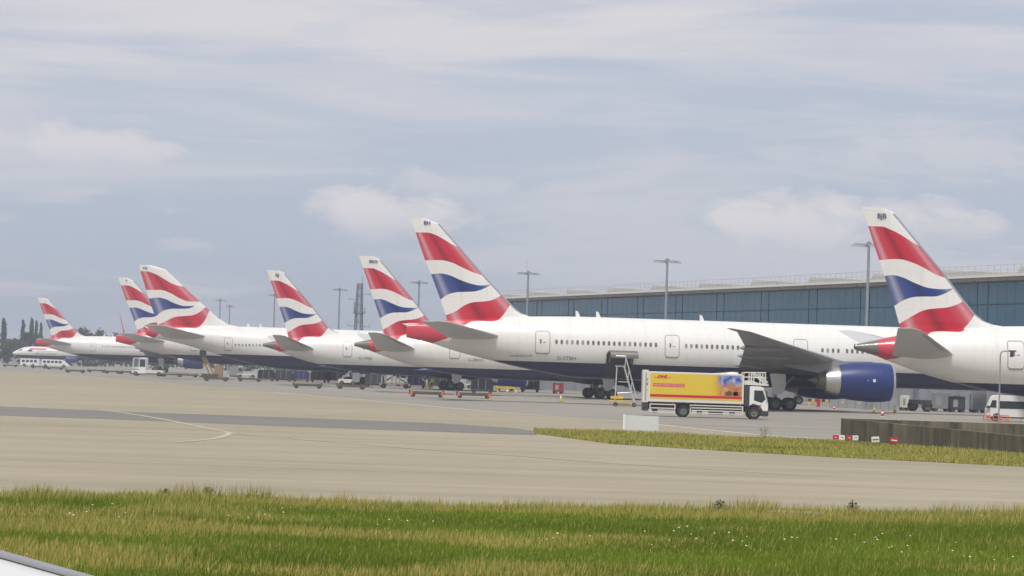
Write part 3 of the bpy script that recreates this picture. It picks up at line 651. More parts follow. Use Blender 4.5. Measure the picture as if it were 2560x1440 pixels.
# ------------------------------------------------------------------ grass (blades as one mesh per verge)
def in_poly(P, poly):
    x, y = P[:, 0], P[:, 1]; r_ = np.zeros(len(P), bool); n = len(poly)
    for i in range(n):
        x0, y0 = poly[i]; x1, y1 = poly[(i + 1) % n]
        c = ((y0 > y) != (y1 > y)) & (x < (x1 - x0) * (y - y0) / (y1 - y0 + 1e-12) + x0); r_ ^= c
    return r_
def vnoise(P, scale, seed):
    g = np.random.default_rng(seed).random((64, 64)); q = P * scale; i = np.floor(q).astype(int); f = q - i; f = f * f * (3 - 2 * f)
    a = g[i[:, 0] % 64, i[:, 1] % 64]; b = g[(i[:, 0] + 1) % 64, i[:, 1] % 64]; c = g[i[:, 0] % 64, (i[:, 1] + 1) % 64]; d = g[(i[:, 0] + 1) % 64, (i[:, 1] + 1) % 64]
    return (a * (1 - f[:, 0]) + b * f[:, 0]) * (1 - f[:, 1]) + (c * (1 - f[:, 0]) + d * f[:, 0]) * f[:, 1]
def grass_mat():
    m, n, l, b = newmat('grass_blades')
    at = n.new('ShaderNodeAttribute'); at.attribute_name = 'blade'; l.new(at.outputs['Color'], b.inputs['Base Color'])
    b.inputs['Roughness'].default_value = .75; b.inputs['Specular IOR Level'].default_value = .15
    tr = n.new('ShaderNodeBsdfTranslucent'); l.new(at.outputs['Color'], tr.inputs['Color']); mx = n.new('ShaderNodeMixShader'); mx.inputs[0].default_value = .35
    l.new(b.outputs[0], mx.inputs[1]); l.new(tr.outputs[0], mx.inputs[2]); l.new(mx.outputs[0], n['Material Output'].inputs['Surface'])
    return m
M['blades'] = grass_mat()
def grass(name, poly, dens, hmin, hmax, wid, straw, seed):
    pr = np.array(poly); lo, hi = pr.min(0), pr.max(0); N = int(dens * np.prod(hi - lo)); P = rng.random((N, 2)) * (hi - lo) + lo
    P = P[in_poly(P, [tuple(p) for p in poly])]; N = len(P)
    s1 = .62 * vnoise(P * np.array([.11, .24]) + seed, 1.0, seed) + .38 * vnoise(P * np.array([.45, .7]) + 9, 1.0, seed + 1)   # patches lie as long bands across the verge
    hgt = vnoise(P * np.array([.35, .6]) + 31, 1.0, seed + 2); cl = vnoise(P * 2.2, 1.0, seed + 3)
    dry = np.clip((s1 - (1 - straw)) * 5 + .5, 0, 1)
    h = (hmin + (hmax - hmin) * rng.random(N) ** 1.7) * (.55 + .9 * hgt) * (.7 + .6 * cl) * (1 + .25 * dry)
    if seed == 5:                                 # ranker growth along the unmown pavement edge
        ey = np.interp(P[:, 0], [p.x for p in FE], [p.y for p in FE]); rank = np.clip(1 - (ey - P[:, 1]) / 2.2, 0, 1); h = h * (1 + 1.1 * rank * (.4 + vnoise(P * np.array([.9, .3]), 1.0, 99)))
    isd = rng.random(N) < (.08 + .66 * dry)
    g = np.array([.165, .235, .022]) * (.7 + .65 * rng.random((N, 1))); g *= (.8 + .45 * vnoise(P * .3 + 77, 1.0, seed + 4))[:, None]
    d = np.array([.50, .425, .125]) * (.7 + .6 * rng.random((N, 1)))
    c = np.where(isd[:, None], d, g)
    az = rng.random(N) * 2 * np.pi; lean = (rng.random((N, 2)) - .5) * (h * .7)[:, None] + np.array([.10, 0]) * h[:, None]
    w = wid * (.6 + .8 * rng.random(N)); dx, dy = np.cos(az) * w / 2, np.sin(az) * w / 2
    V = np.zeros((N, 3, 3)); V[:, 0] = np.c_[P[:, 0] - dx, P[:, 1] - dy, np.full(N, .0)]; V[:, 1] = np.c_[P[:, 0] + dx, P[:, 1] + dy, np.full(N, .0)]
    V[:, 2] = np.c_[P + lean, h]
    me = bpy.data.meshes.new(name); me.vertices.add(3 * N); me.vertices.foreach_set('co', V.reshape(-1)); me.loops.add(3 * N); me.loops.foreach_set('vertex_index', np.arange(3 * N, dtype=np.int32))
    me.polygons.add(N); me.polygons.foreach_set('loop_start', np.arange(0, 3 * N, 3, dtype=np.int32)); me.update(calc_edges=True)
    ca = me.color_attributes.new('blade', 'FLOAT_COLOR', 'POINT'); C4 = np.ones((N, 3, 4), np.float32); C4[:, :, :3] = c[:, None, :]
    ca.data.foreach_set('color', C4.reshape(-1)); me.materials.append(M['blades'])
    o = bpy.data.objects.new(name, me); link(o); return o
near_poly = [(p.x, p.y) for p in FE if -20 < p.x < 22] + [(16, 38), (-16, 38)]
tag(grass('grass', near_poly, 800, .03, .15, .020, .47, 5), 'long green and straw coloured grass in the foreground', 'grass', kind='stuff')
tag(grass('grass', strip_poly, 150, .05, .16, .05, .72, 21), 'dry yellowish grass on the verge behind the taxiway', 'grass', kind='stuff')
# white wild flowers in loose drifts, and a few rank weeds along the pavement edge
def flowers():
    m = MB(); NP = np.array(near_poly)
    cs = [gp(665, 1325), (gp(690, 1318)), gp(1010, 1352), gp(1440, 1385), gp(1675, 1360), gp(1660, 1392), gp(2330, 1290), gp(2345, 1310), gp(2400, 1420), gp(2420, 1425), gp(2190, 1380), gp(1780, 1390), gp(290, 1325), gp(240, 1310), gp(1940, 1385), gp(2200, 1400), gp(970, 1250), gp(2120, 1375)]
    for c in cs:
        for _ in range(5):
            x, y = c.x + random.gauss(0, .35), c.y + random.gauss(0, .8)
            if not in_poly(np.array([[x, y + 1.0]]), near_poly)[0]: continue
            z = random.uniform(.22, .4); r_ = random.uniform(.007, .019)
            m.add([(x + r_ * math.cos(a), y + r_ * math.sin(a) * .8, z + .4 * r_ * math.sin(a)) for a in [k * math.pi / 3 for k in range(6)]] , [tuple(range(6))])
    for _ in range(55):
        x, y = random.uniform(-14, 15), random.uniform(42, 74); z = random.uniform(.18, .36); r_ = random.uniform(.005, .011)
        m.add([(x + r_ * math.cos(a), y + r_ * math.sin(a) * .8, z + .4 * r_ * math.sin(a)) for a in [k * math.pi / 3 for k in range(6)]], [tuple(range(6))])
    return m.build('wildflowers', paint('white_petals', (.75, .74, .55), .8))
tag(flowers(), 'small white flowers scattered through the foreground grass', 'flowers', kind='stuff')
M['leaf'] = paint('weed_leaf', (.10, .15, .03), .8, var=.3, scale=9)
def weed(c, h, n, label):
    m = MB()
    for _ in range(n):
        a = random.uniform(0, 6.28); r_ = random.uniform(0, h * .55); x, y = c.x + r_ * math.cos(a), c.y + r_ * math.sin(a); z = random.uniform(.03, h) * (1 - .4 * r_ / (h * .55)); s_ = random.uniform(.03, .07)
        b = random.uniform(0, 6.28); d = Vector((math.cos(b), math.sin(b), random.uniform(-.3, .8))).normalized() * s_; e = Vector((-d.y, d.x, 0)) * .45
        p = Vector((x, y, z)); m.add([p - d, p + e, p + d, p - e], [(0, 1, 2, 3)])
    t = thing('weed', label, 'plant', c, 0, 'weeds on the grass edges'); m.v = [(v[0] - c.x, v[1] - c.y, v[2]) for v in m.v]; m.build('foliage', M['leaf'], t)
    s2 = MB()
    for k in range(5): a = k * 1.3; s2.tube((0, 0, 0), (.3 * h * math.cos(a), .3 * h * math.sin(a), h * .8), .006, n=4)
    s2.build('stem', M['leaf'], t); tag(t.children[1], kind='stuff'); tag(t.children[0], kind='stuff')
weed(gp(1800, 1283), .34, 160, 'pale leafy weed clump at the pavement edge left of the bare slab')
weed(gp(2130, 1288), .36, 200, 'dark leafy weed clump at the pavement edge right of the bare slab')
weed(gp(415, 1245), .24, 120, 'low green weed clump on the grass edge at left')
weed(gp(520, 1246), .28, 120, 'taller green weed tuft on the grass edge, second from the left')
weed(gp(1910, 1099), .75, 160, 'small green weed on the dry verge below the lorry cab')
m = MB(); c = gp(2005, 1291); m.box((c.x, c.y, .055), (1.7, .7, .11)); tag(m.build('concrete_slab', M['concrete'], bevel=.02), 'low concrete drain slab set in the foreground grass edge', 'slab')

# ------------------------------------------------------------------ terminal building
tdir = Vector((-.3048, .9524, 0)); torg = Vector((80, 320, 0))       # facade line, running away to the left
TL0, TL1 = 10.0, 288.0
term = thing('terminal_building', 'long terminal with tinted blue glass wall and railed flat roof', 'building', torg, math.atan2(tdir.y, tdir.x))
# local x runs along the facade away from the camera; local y to the left = towards the stands
def glass_mat():
    m, n, l, b = newmat('facade_glass'); tc = n.new('ShaderNodeTexCoord'); nz = n.new('ShaderNodeTexNoise'); nz.inputs['Scale'].default_value = .22; nz.inputs['Detail'].default_value = 5
    oi = n.new('ShaderNodeObjectInfo'); mp = n.new('ShaderNodeMapping'); mp.inputs['Scale'].default_value = (1, 1, .25); l.new(tc.outputs['Object'], mp.inputs[0]); l.new(oi.outputs['Location'], mp.inputs['Location']); l.new(mp.outputs[0], nz.inputs['Vector'])
    mx = n.new('ShaderNodeMix'); mx.data_type = 'RGBA'; l.new(nz.outputs['Fac'], mx.inputs[0]); mx.inputs[6].default_value = (.020, .120, .200, 1); mx.inputs[7].default_value = (.050, .195, .290, 1)
    l.new(mx.outputs[2], b.inputs['Base Color']); b.inputs['Roughness'].default_value = .16; b.inputs['Specular IOR Level'].default_value = .38; return m
M['facade'] = glass_mat()
M['mullion'] = paint('dark_mullion', (.03, .085, .14), .5); M['roofw'] = paint('white_fascia', (.78, .77, .72), .5, var=.05, scale=.3)
M['soffit'] = paint('soffit_panel', (.30, .29, .27), .7, var=.1, scale=.4); M['roofg'] = paint('roof_sheet', (.50, .48, .43), .6, var=.1, scale=.2)
M['tbase'] = paint('base_cladding', (.30, .31, .33), .6, var=.15, scale=.3)
m = MB(); m.bb(TL0, TL1, -60, -.6, 0, 16.2); m.build('core_wall', M['mullion'], term)
rows = [(4.6, 9.0), (9.08, 13.36), (13.46, 16.25)]
xs = []; x = TL0
while x < TL1 - 18: xs += [(x, 3.0)] + [(x + 3.0 + 2.5 * i_, 2.5) for i_ in range(6)]; x += 18.0
pm = {}
for x, w in xs:
    for z0, z1 in rows:
        key = (w, z0)
        if key not in pm: q = MB(); q.bb(.03, w - .03, -.1, 0, z0, z1); pm[key] = q.mesh('glass_pane', M['facade'])
        place(pm[key], 'glass_pane', term, (x, 0, 0))
q = MB(); q.bb(-.06, .06, -.3, .06, 4.4, 16.3); mm_ = q.mesh('mullion', M['mullion'])
x = TL0
while x < TL1 - 18:
    for d in (0, 3.0): place(mm_, 'mullion', term, (x + d, 0, 0))
    x += 18.0
q = MB(); q.bb(-.7, .7, -.8, .8, 0, 4.5); cmn = q.mesh('column', M['tbase']); q = MB(); q.bb(.1, 8.9, -.55, -.2, 0, 4.45); bpn = q.mesh('base_panel', M['tbase'])
x = TL0
while x < TL1 - 9: place(cmn, 'column', term, (x, 0, 0)); place(bpn, 'base_panel', term, (x, 0, 0)); x += 9.0
q = MB(); q.bb(TL0 - 2, TL1 + 3, -62, 2.2, 16.75, 17.0); rf = q.build('roof', M['roofg'], term)
q = MB(); q.bb(TL0 - 2, TL1 + 3, 2.2, 2.45, 16.72, 17.06); q.build('fascia', M['roofw'], term)
q = MB(); q.prism([(0, 16.3), (8.6, 16.3), (8.9, 16.74), (-.3, 16.74)], -.9, 2.0); sfm = q.mesh('soffit_panel', M['soffit'])
q = MB(); q.add([(0, 1.9, 17.02), (21, 1.9, 17.02), (21, -1.2, 17.02), (0, -1.2, 17.02), (0, 1.6, 17.25), (20.6, 1.6, 18.0), (20.6, -1.2, 18.0), (0, -1.2, 17.25)], [(0, 1, 2, 3), (4, 5, 6, 7), (0, 1, 5, 4), (1, 2, 6, 5), (2, 3, 7, 6), (3, 0, 4, 7)]); wdm = q.mesh('roof_light', M['roofg'])
x = TL0
while x < TL1 - 8: place(sfm, 'soffit_panel', term, (x, 0, 0)); x += 9.0
x = TL0
while x < TL1 - 20: o = place(wdm, 'roof_light', term, (x, 0, 0)); x += 21.6
rail_post = MB(); rail_post.tube((0, 2.0, 16.98), (0, 2.0, 18.25), .045, n=5); rpm = rail_post.mesh('rail_post', M['alu']); x = TL0
while x < TL1: place(rpm, 'rail_post', rf, (x, 0, 0)); x += 1.8
for z in (17.6, 18.25): q = MB(); q.tube((TL0, 2.0, z), (TL1, 2.0, z), .035, n=5); q.build('handrail', M['alu'], rf)

# ------------------------------------------------------------------ aircraft
aircraft('short_787', 27.0, 237.0, 'nearest airliner at the right edge, fin lettered BJB, grey tail cone', 'BJB', 'G-ZBJB', code_x=1.72, code_z=16.10)
aircraft('long_777', -10.5, 302.6, 'long airliner behind the lorry, fin lettered BH, red tail cone and blue engine', 'BH', 'G-STBH', open_cargo=True, code_x=1.40, code_z=17.62, typ='BOEING 777')
aircraft('long_787', -19.7, 375.5, 'airliner with fin lettered BKO, its tail just left of the BH fin', 'BKO', 'G-ZBKO', code_x=1.72, code_z=16.10)
aircraft('short_787', -36.85, 444.8, 'airliner with fin lettered BJJ, left of the lattice tower', 'BJJ', 'G-ZBJJ', code_x=1.72, code_z=16.10)
aircraft('jumbo', -62.2, 512.0, 'large airliner with broad square fin and round red tail end', 'YGI', None, code_x=-1.0, code_z=18.55)
aircraft('short_777', -76.9, 585.0, 'airliner half hidden by the broad square fin in front of it', 'A', None, scale=1.04, code_x=1.40, code_z=17.62)
aircraft('short_777', -121.9, 771.4, 'farthest of the tails, smallest fin at the left before the trees')

# ------------------------------------------------------------------ light masts, tower
def mast_parts(t, H, antenna):
    m = MB(); m.tube((0, 0, 0), (0, 0, H), .26, .15, 10); m.build('mast_pole', M['grey'], t, True)
    hd = MB(); hd.box((0, 0, H - .35), (3.6, .12, .12)); hd.box((0, 0, H - .35), (.12, 2.2, .12)); hd.lathe([(-.2, .28), (.2, .28)], (0, 0, H - .3), 'Z', 10, True, True); h = hd.build('lamp_frame', M['grey'], t)
    q = MB(); q.box((0, 0, -.14), (.62, .5, .20)); q.box((0, 0, .0), (.1, .1, .2)); me = q.mesh('lamp', M['alu'])
    for x, y in ((-1.7, 0), (-1.0, .2), (1.0, .2), (1.7, 0), (0, -1.0), (0, 1.0)): place(me, 'lamp', h, (x, y, H - .38))
    if antenna: q = MB(); q.tube((-.3, 0, H), (-.3, 0, H + 2.2), .04, .015, 5); q.build('antenna', M['grey'], t)
masts = [(2167, 345, 'tall floodlight mast just left of the BJB fin'), (1664, 413, 'tall floodlight mast above the middle of the long fuselage'),
         (1317, 482, 'floodlight mast with a whip antenna beside the roof end'), (1045, 553, 'floodlight mast between the BKO and BH fins'),
         (847, 622, 'floodlight mast right of the BJJ fin, left of the lattice tower'), (685, 690, 'floodlight mast partly hidden by the BJJ fin'),
         (549, 765, 'floodlight mast right of the broad square fin, taller of a pair'), (573, 845, 'smaller farther floodlight mast of the pair right of the square fin')]
for i, (px, Y, lab) in enumerate(masts):
    p = atY(px, 800, Y); p.z = 0; p.x += (px - 1280) * 0 ; t = thing('light_mast', lab, 'light mast', p, R(12 + 7 * i), 'floodlight masts along the stands'); mast_parts(t, 19.3, i == 2)
def lattice(t, H, w0, w1, mat):
    def leg(sx, sy): m = MB(); m.tube((sx * w0, sy * w0, 0), (sx * w1, sy * w1, H), .16, .13, 6); m.build('leg', mat, t)
    for sx in (-1, 1):
        for sy in (-1, 1): leg(sx, sy)
    n = 11
    for k in range(n):
        z0, z1 = H * k / n, H * (k + 1) / n; a, b = w0 + (w1 - w0) * k / n, w0 + (w1 - w0) * (k + 1) / n; m = MB()
        for c0, c1 in (((-1, -1), (1, -1)), ((1, -1), (1, 1)), ((1, 1), (-1, 1)), ((-1, 1), (-1, -1))):
            m.tube((c0[0] * a, c0[1] * a, z0), (c1[0] * b, c1[1] * b, z1), .07, n=4); m.tube((c1[0] * a, c1[1] * a, z0), (c0[0] * b, c0[1] * b, z1), .07, n=4); m.tube((c0[0] * b, c0[1] * b, z1), (c1[0] * b, c1[1] * b, z1), .06, n=4)
        tag(m.build('bracing', mat, t), kind='stuff')
p = atY(897, 800, 800); p.z = 0
tw = thing('lattice_tower', 'steel lattice communications tower with platform and aerials', 'tower', p, R(20)); H = 25.2
lattice(tw, H, 1.25, .55, M['towersteel'])
q = MB(); q.box((0, 0, 17.3), (2.6, 2.6, .25)); pf = q.build('platform', M['towersteel'], tw)
for z in (17.9, 18.6): 
    q = MB(); q.path([(-1.3, -1.3, z), (1.3, -1.3, z), (1.3, 1.3, z), (-1.3, 1.3, z), (-1.3, -1.3, z)], .05); q.build('platform_rail', M['towersteel'], pf)
for x, y, z, l_ in ((-1.5, -1, 17.4, 3.2), (-1.1, 1, 17.4, 3.0), (1.4, -.8, 17.4, 1.5), (.7, 0, 24.5, 2.6), (1.2, .6, 10.6, 2.2), (-1.0, .4, 10, 2.0), (1.3, -.9, 10.4, 2.4)):
    q = MB(); q.tube((x, y, z), (x, y, z + l_), .09, .06, 6); q.tube((x * .5, y * .5, z + .2), (x, y, z + .2), .05, n=5); q.build('aerial', M['towersteel'], tw)
for x0, x1, z in ((.5, 2.9, 22.4), (-.6, -2.9, 20.9), (-.8, -3.0, 13.9), (.8, 3.0, 13.8)):
    q = MB(); q.tube((x0, 0, z), (x1, 0, z), .06, n=5); q.tube((x1, 0, z - .3), (x1, 0, z + .5), .06, n=5); q.build('aerial_arm', M['towersteel'], tw)
p = atY(303, 850, 1420); p.z = 0; cr = thing('tower_crane', 'distant thin red crane jib between the small left fins', 'crane', p, 0)
q = MB(); q.tube((1, 0, 0), (1, 0, 17), .5, .45, 6); q.build('crane_mast', M['dhlred'], cr)
q = MB(); q.tube((1, 0, 16.6), (-1.1, 0, 24.6), .28, .15, 6); q.build('jib', M['dhlred'], cr)

# ------------------------------------------------------------------ trees, far left background
def leaf_mat(name, c):
    m, n, l, b = newmat(name); at = n.new('ShaderNodeAttribute'); at.attribute_name = 'blade'; l.new(at.outputs['Color'], b.inputs['Base Color']); b.inputs['Roughness'].default_value = .85; b.inputs['Specular IOR Level'].default_value = .1; return m
M['foliage'] = leaf_mat('tree_foliage', None); M['bark'] = paint('bark', (.07, .055, .04), .9, var=.3, scale=2)
def leaves(name, blobs, n, size, col, seed):
    r_ = np.random.default_rng(seed); V = []; C = []
    wts = np.array([b[3] * b[4] for b in blobs]); wts = wts / wts.sum()
    for bi, (cx, cy, cz, rx, rz) in enumerate(blobs):
        k = int(n * wts[bi]) + 8; d = r_.normal(size=(k, 3)); d /= np.linalg.norm(d, axis=1)[:, None]; rad = r_.random(k) ** .4 * (.8 + .35 * r_.random(k))
        P = d * rad[:, None] * np.array([rx, rx, rz]) + np.array([cx, cy, cz]); P[:, 2] = np.maximum(P[:, 2], .25)
        a = r_.normal(size=(k, 3)); a /= np.linalg.norm(a, axis=1)[:, None]; b = np.cross(a, r_.normal(size=(k, 3))); b /= np.linalg.norm(b, axis=1)[:, None]; s = size * (.5 + r_.random((k, 1)))
        Q = np.stack([P - a * s, P + b * s * .7, P + a * s, P - b * s * .7], 1); V.append(Q); c = np.array(col) * (.55 + .9 * r_.random((k, 1))) * (.75 + .5 * r_.random()); C.append(np.repeat(c[:, None, :], 4, 1))
    V = np.concatenate(V); C = np.concatenate(C); N = len(V)
    me = bpy.data.meshes.new(name); me.from_pydata(V.reshape(-1, 3).tolist(), [], np.arange(4 * N).reshape(-1, 4).tolist()); ca = me.color_attributes.new('blade', 'FLOAT_COLOR', 'POINT')
    C4 = np.ones((N * 4, 4), np.float32); C4[:, :3] = C.reshape(-1, 3); ca.data.foreach_set('color', C4.reshape(-1)); me.materials.append(M['foliage']); return me
def tree(px, Y, top_py, wpx, poplar, label, seed, col=(.045, .075, .034)):
    p = atY(px, 900, Y); zt = atY(px, top_py, Y).z; p.z = 0; k = F / Y; w = wpx / k / 2; rr = random.Random(seed)
    t = thing('tree', label, 'tree', p, 0, 'trees beyond the apron')
    m = MB(); m.tube((0, 0, 0), (.1, 0, zt * .55), .35, .18, 7)
    for _ in range(5): a = rr.uniform(0, 6.28); m.tube((.05, 0, zt * rr.uniform(.25, .5)), (w * .6 * math.cos(a), w * .6 * math.sin(a), zt * rr.uniform(.5, .8)), .14, .04, 5)
    m.build('trunk', M['bark'], t)
    bl = []
    if poplar:
        for j in range(11): z = zt * (.24 + .72 * j / 10); q = w * (.35 + .65 * math.sin(math.pi * min(1, (.12 + .88 * (1 - j / 10.5))))); bl.append((rr.uniform(-.25, .25) * w, rr.uniform(-.3, .3) * w, z - zt * .03, max(.4 * w, q * .8), zt * .09))
    else:
        for j in range(14):
            a = rr.uniform(0, 6.28); e = rr.uniform(.3, .9); q = w * .75 * math.sqrt(rr.random()); bl.append((q * math.cos(a), q * math.sin(a), zt * e * .92, w * rr.uniform(.28, .45), zt * rr.uniform(.10, .2)))
        bl.append((0, 0, zt * .8, w * .5, zt * .2))
    o = place(leaves('crown', bl, 1500, max(.35, w * .10), col, seed), 'crown', t); tag(o, kind='stuff')
tree(8, 1250, 797, 20, True, 'narrow dark poplar at the left frame edge', 1)
tree(55, 1300, 800, 12, True, 'slim poplar, leftmost of the group of four', 2)
tree(75, 1300, 795, 15, True, 'tallest poplar of the group of four at left', 3)
tree(88, 1300, 803, 9, True, 'short poplar, third of the group of four', 4)
tree(99, 1300, 807, 9, True, 'shortest poplar, nearest the small left fin', 5)
for i, (px, tp, w, lab) in enumerate([(20, 846, 50, 'low round tree below the leftmost poplar'), (62, 826, 66, 'bushy tree at the foot of the poplar group'), (98, 832, 44, 'bushy tree just left of the smallest fin'),
        (212, 816, 60, 'round tree right of the smallest fin'), (248, 821, 56, 'round tree, second right of the smallest fin'), (285, 828, 46, 'lower round tree behind the third tail'), (150, 828, 50, 'tree seen behind the smallest fin')]):
    tree(px, 1200 + 17 * i, tp, w, False, lab, 20 + i)
# the continuous dark hedge along the far boundary
hb = []
for i in range(90):
    x = -240 + i * 3.4; hb.append((x, 1150 + random.uniform(-6, 6), random.uniform(2, 4.6), random.uniform(2.2, 3.6), random.uniform(2, 4.2)))
o = bpy.data.objects.new('far_hedge', leaves('far_hedge', hb, 9000, .7, (.040, .062, .032), 77)); link(o); tag(o, 'dark continuous hedge along the far airfield boundary', 'hedge', kind='stuff')
p = atY(34, 870, 1400); p.z = 0; b_ = thing('house', 'low grey building between the poplars at the far left', 'building', p)
q = MB(); q.bb(-9, 9, -5, 5, 0, 10.5); q.build('wall', M['tbase'], b_); q = MB(); q.bb(-9.4, 9.4, -5.4, 5.4, 10.5, 11); q.build('roof', M['soffit'], b_)
for i in range(5): q = MB(); q.bb(-7.5 + i * 3.3, -5.7 + i * 3.3, -5.06, -4.98, 6.6, 8.4); q.build('window', M['glass'], b_)

# ------------------------------------------------------------------ concrete walls
def streak_concrete():
    m = ground_mat('stained_concrete', (.060, .056, .036), (.175, .158, .108), .22, .1); n, l = m.node_tree.nodes, m.node_tree.links; b = n['Principled BSDF']
    src = b.inputs['Base Color'].links[0].from_socket; tc = n.new('ShaderNodeTexCoord'); mp = n.new('ShaderNodeMapping'); mp.inputs['Scale'].default_value = (1.1, 1.1, .10); nz = n.new('ShaderNodeTexNoise'); nz.inputs['Scale'].default_value = 1.6; nz.inputs['Detail'].default_value = 6; nz.inputs['Roughness'].default_value = .7
    l.new(tc.outputs['Object'], mp.inputs[0]); l.new(mp.outputs[0], nz.inputs['Vector']); q = n.new('ShaderNodeMapRange'); q.inputs[1].default_value = .35; q.inputs[2].default_value = .65; q.inputs[3].default_value = .55; q.inputs[4].default_value = 1.35; l.new(nz.outputs['Fac'], q.inputs[0])
    vm = n.new('ShaderNodeVectorMath'); vm.operation = 'SCALE'; l.new(src, vm.inputs[0]); l.new(q.outputs[0], vm.inputs['Scale']); l.new(vm.outputs[0], b.inputs['Base Color']); return m
M['wall'] = streak_concrete()
def wall(name, label, p0, p1, h0, h1, th, caps=True):
    d = (p1 - p0); L_ = d.length; t = thing(name, label, 'wall', p0, math.atan2(d.y, d.x)); n = max(2, round(L_ / 3.0)); g = .02
    for i in range(n):
        x0, x1 = L_ * i / n + g * (i > 0), L_ * (i + 1) / n - g * (i < n - 1); za, zb = h0 + (h1 - h0) * x0 / L_, h0 + (h1 - h0) * x1 / L_
        m = MB(); m.prism([(x0, 0), (x1, 0), (x1, zb), (x0, za)], 0, th); m.build('wall_panel', M['wall'], t, bevel=.015)
    m = MB(); m.prism([(.01, 0), (L_ - .01, 0), (L_ - .01, h1 - .04), (.01, h0 - .04)], .05, th - .05); m.build('wall_core', M['wall'], t)
wa = gp(2101, 1101); wb = gp(2700, 1146); wc = gp(2102, 1100) + Vector((.1, .62, 0)); hA = CAMZ + (atY(2101, 1045, wa.y).z - CAMZ)
wall('retaining_wall', 'weathered concrete wall sloping down towards the right edge behind the signs', wa, wb, 1.16, .74, .35)
wd_ = Vector((wa.x + 42, wa.y - 2.5, 0))
wall('ramp_wall', 'dark far concrete wall of the ramp, behind the sloping one', wc, wd_, 1.14, 1.14, .35)

# ------------------------------------------------------------------ blank board, runway signs, bent pole
p = gp(1603, 1080); t = thing('marker_board', 'blank pale grey board on posts beside the dry verge', 'board', p)
k = F / p.y; wB, hB = 86 / k, 38 / k
q = MB(); q.bb(-wB / 2, wB / 2, -.04, .04, .08, hB + .05); q.build('panel', paint('board_back', (.60, .63, .60), .6, var=.05, scale=.8), t, bevel=.01)
q = MB(); q.bb(-wB / 2 - .07, -wB / 2 + .05, -.10, .06, 0, hB + .12); q.build('post', M['white'], t)
for x in (-.05, wB / 2 - .15): q = MB(); q.bb(x - .04, x + .04, .05, .13, 0, hB * .6); q.build('post', M['grey'], t)
def pair_sign(px, py, label, tilt):
    p = gp(px, py); t = thing('runway_sign', label, 'sign', p, R(tilt), 'red and white boards by the wall', .5)
    q = MB(); q.bb(-.62, -.03, -.12, .12, .16, .62); r_ = q.build('red_panel', M['dhlred'], t, bevel=.015); q = MB(); q.bb(-.48, -.18, -.128, -.122, .36, .41); q.build('bar', M['white'], r_)
    q = MB(); q.bb(.0, .60, -.13, .11, .14, .64); w_ = q.build('white_panel', M['white'], t, bevel=.015); q = MB(); q.bb(.18, .44, -.138, -.132, .38, .44); q.build('bar', M['dark'], w_)
    for x in (-.5, .45): q = MB(); q.bb(x - .06, x + .06, -.06, .06, 0, .16); q.build('foot', M['dark'], t)
pair_sign(2097, 1103, 'red and white marker board at the left wall end, leftmost of the row', 4)
pair_sign(2131, 1104, 'red and white marker board, second from the left of the row', 3)
for px, py, lab, cb, cs, tl in ((2189, 1113, 'tilted white marker board with a red stripe in front of the wall', 'white', 'dhlred', -5), (2233, 1115, 'tilted red marker board with a white stripe, rightmost of the row', 'dhlred', 'white', 6)):
    p = gp(px, py); t = thing('runway_sign', lab, 'sign', p, R(4), 'red and white boards by the wall'); t.rotation_euler[1] = R(tl)
    q = MB(); q.bb(-.19, .19, -.07, .07, .14, .42); b2 = q.build('panel', M[cb], t, bevel=.01); q = MB(); q.bb(-.15, .15, -.078, -.072, .25, .31); q.build('bar', M[cs], b2); q = MB(); q.bb(-.12, .12, -.05, .05, 0, .139); q.build('foot', M['dark'], t)
p = gp(2497, 1090); p = Vector((p.x + .3, p.y + 4, 0)); p = atY(2496, 1080, p.y); p.z = 0
t = thing('camera_pole', 'slim grey pole with a bent arm and hanging camera at right', 'pole', p); k = F / p.y; Hp = atY(2500, 877, p.y).z
q = MB(); q.path([(0, 0, 0), (0, 0, Hp - .25), (.06, 0, Hp - .06), (.25, 0, Hp), (.95, 0, Hp + .02)], .048, 8); q.build('mast_pole', M['grey'], t, True)
q = MB(); q.bb(.62, .80, -.09, .09, Hp - .38, Hp - .04); q.bb(.5, 1.0, -.12, .12, Hp - .03, Hp + .05); q.build('camera_housing', M['dark'], t, bevel=.01)

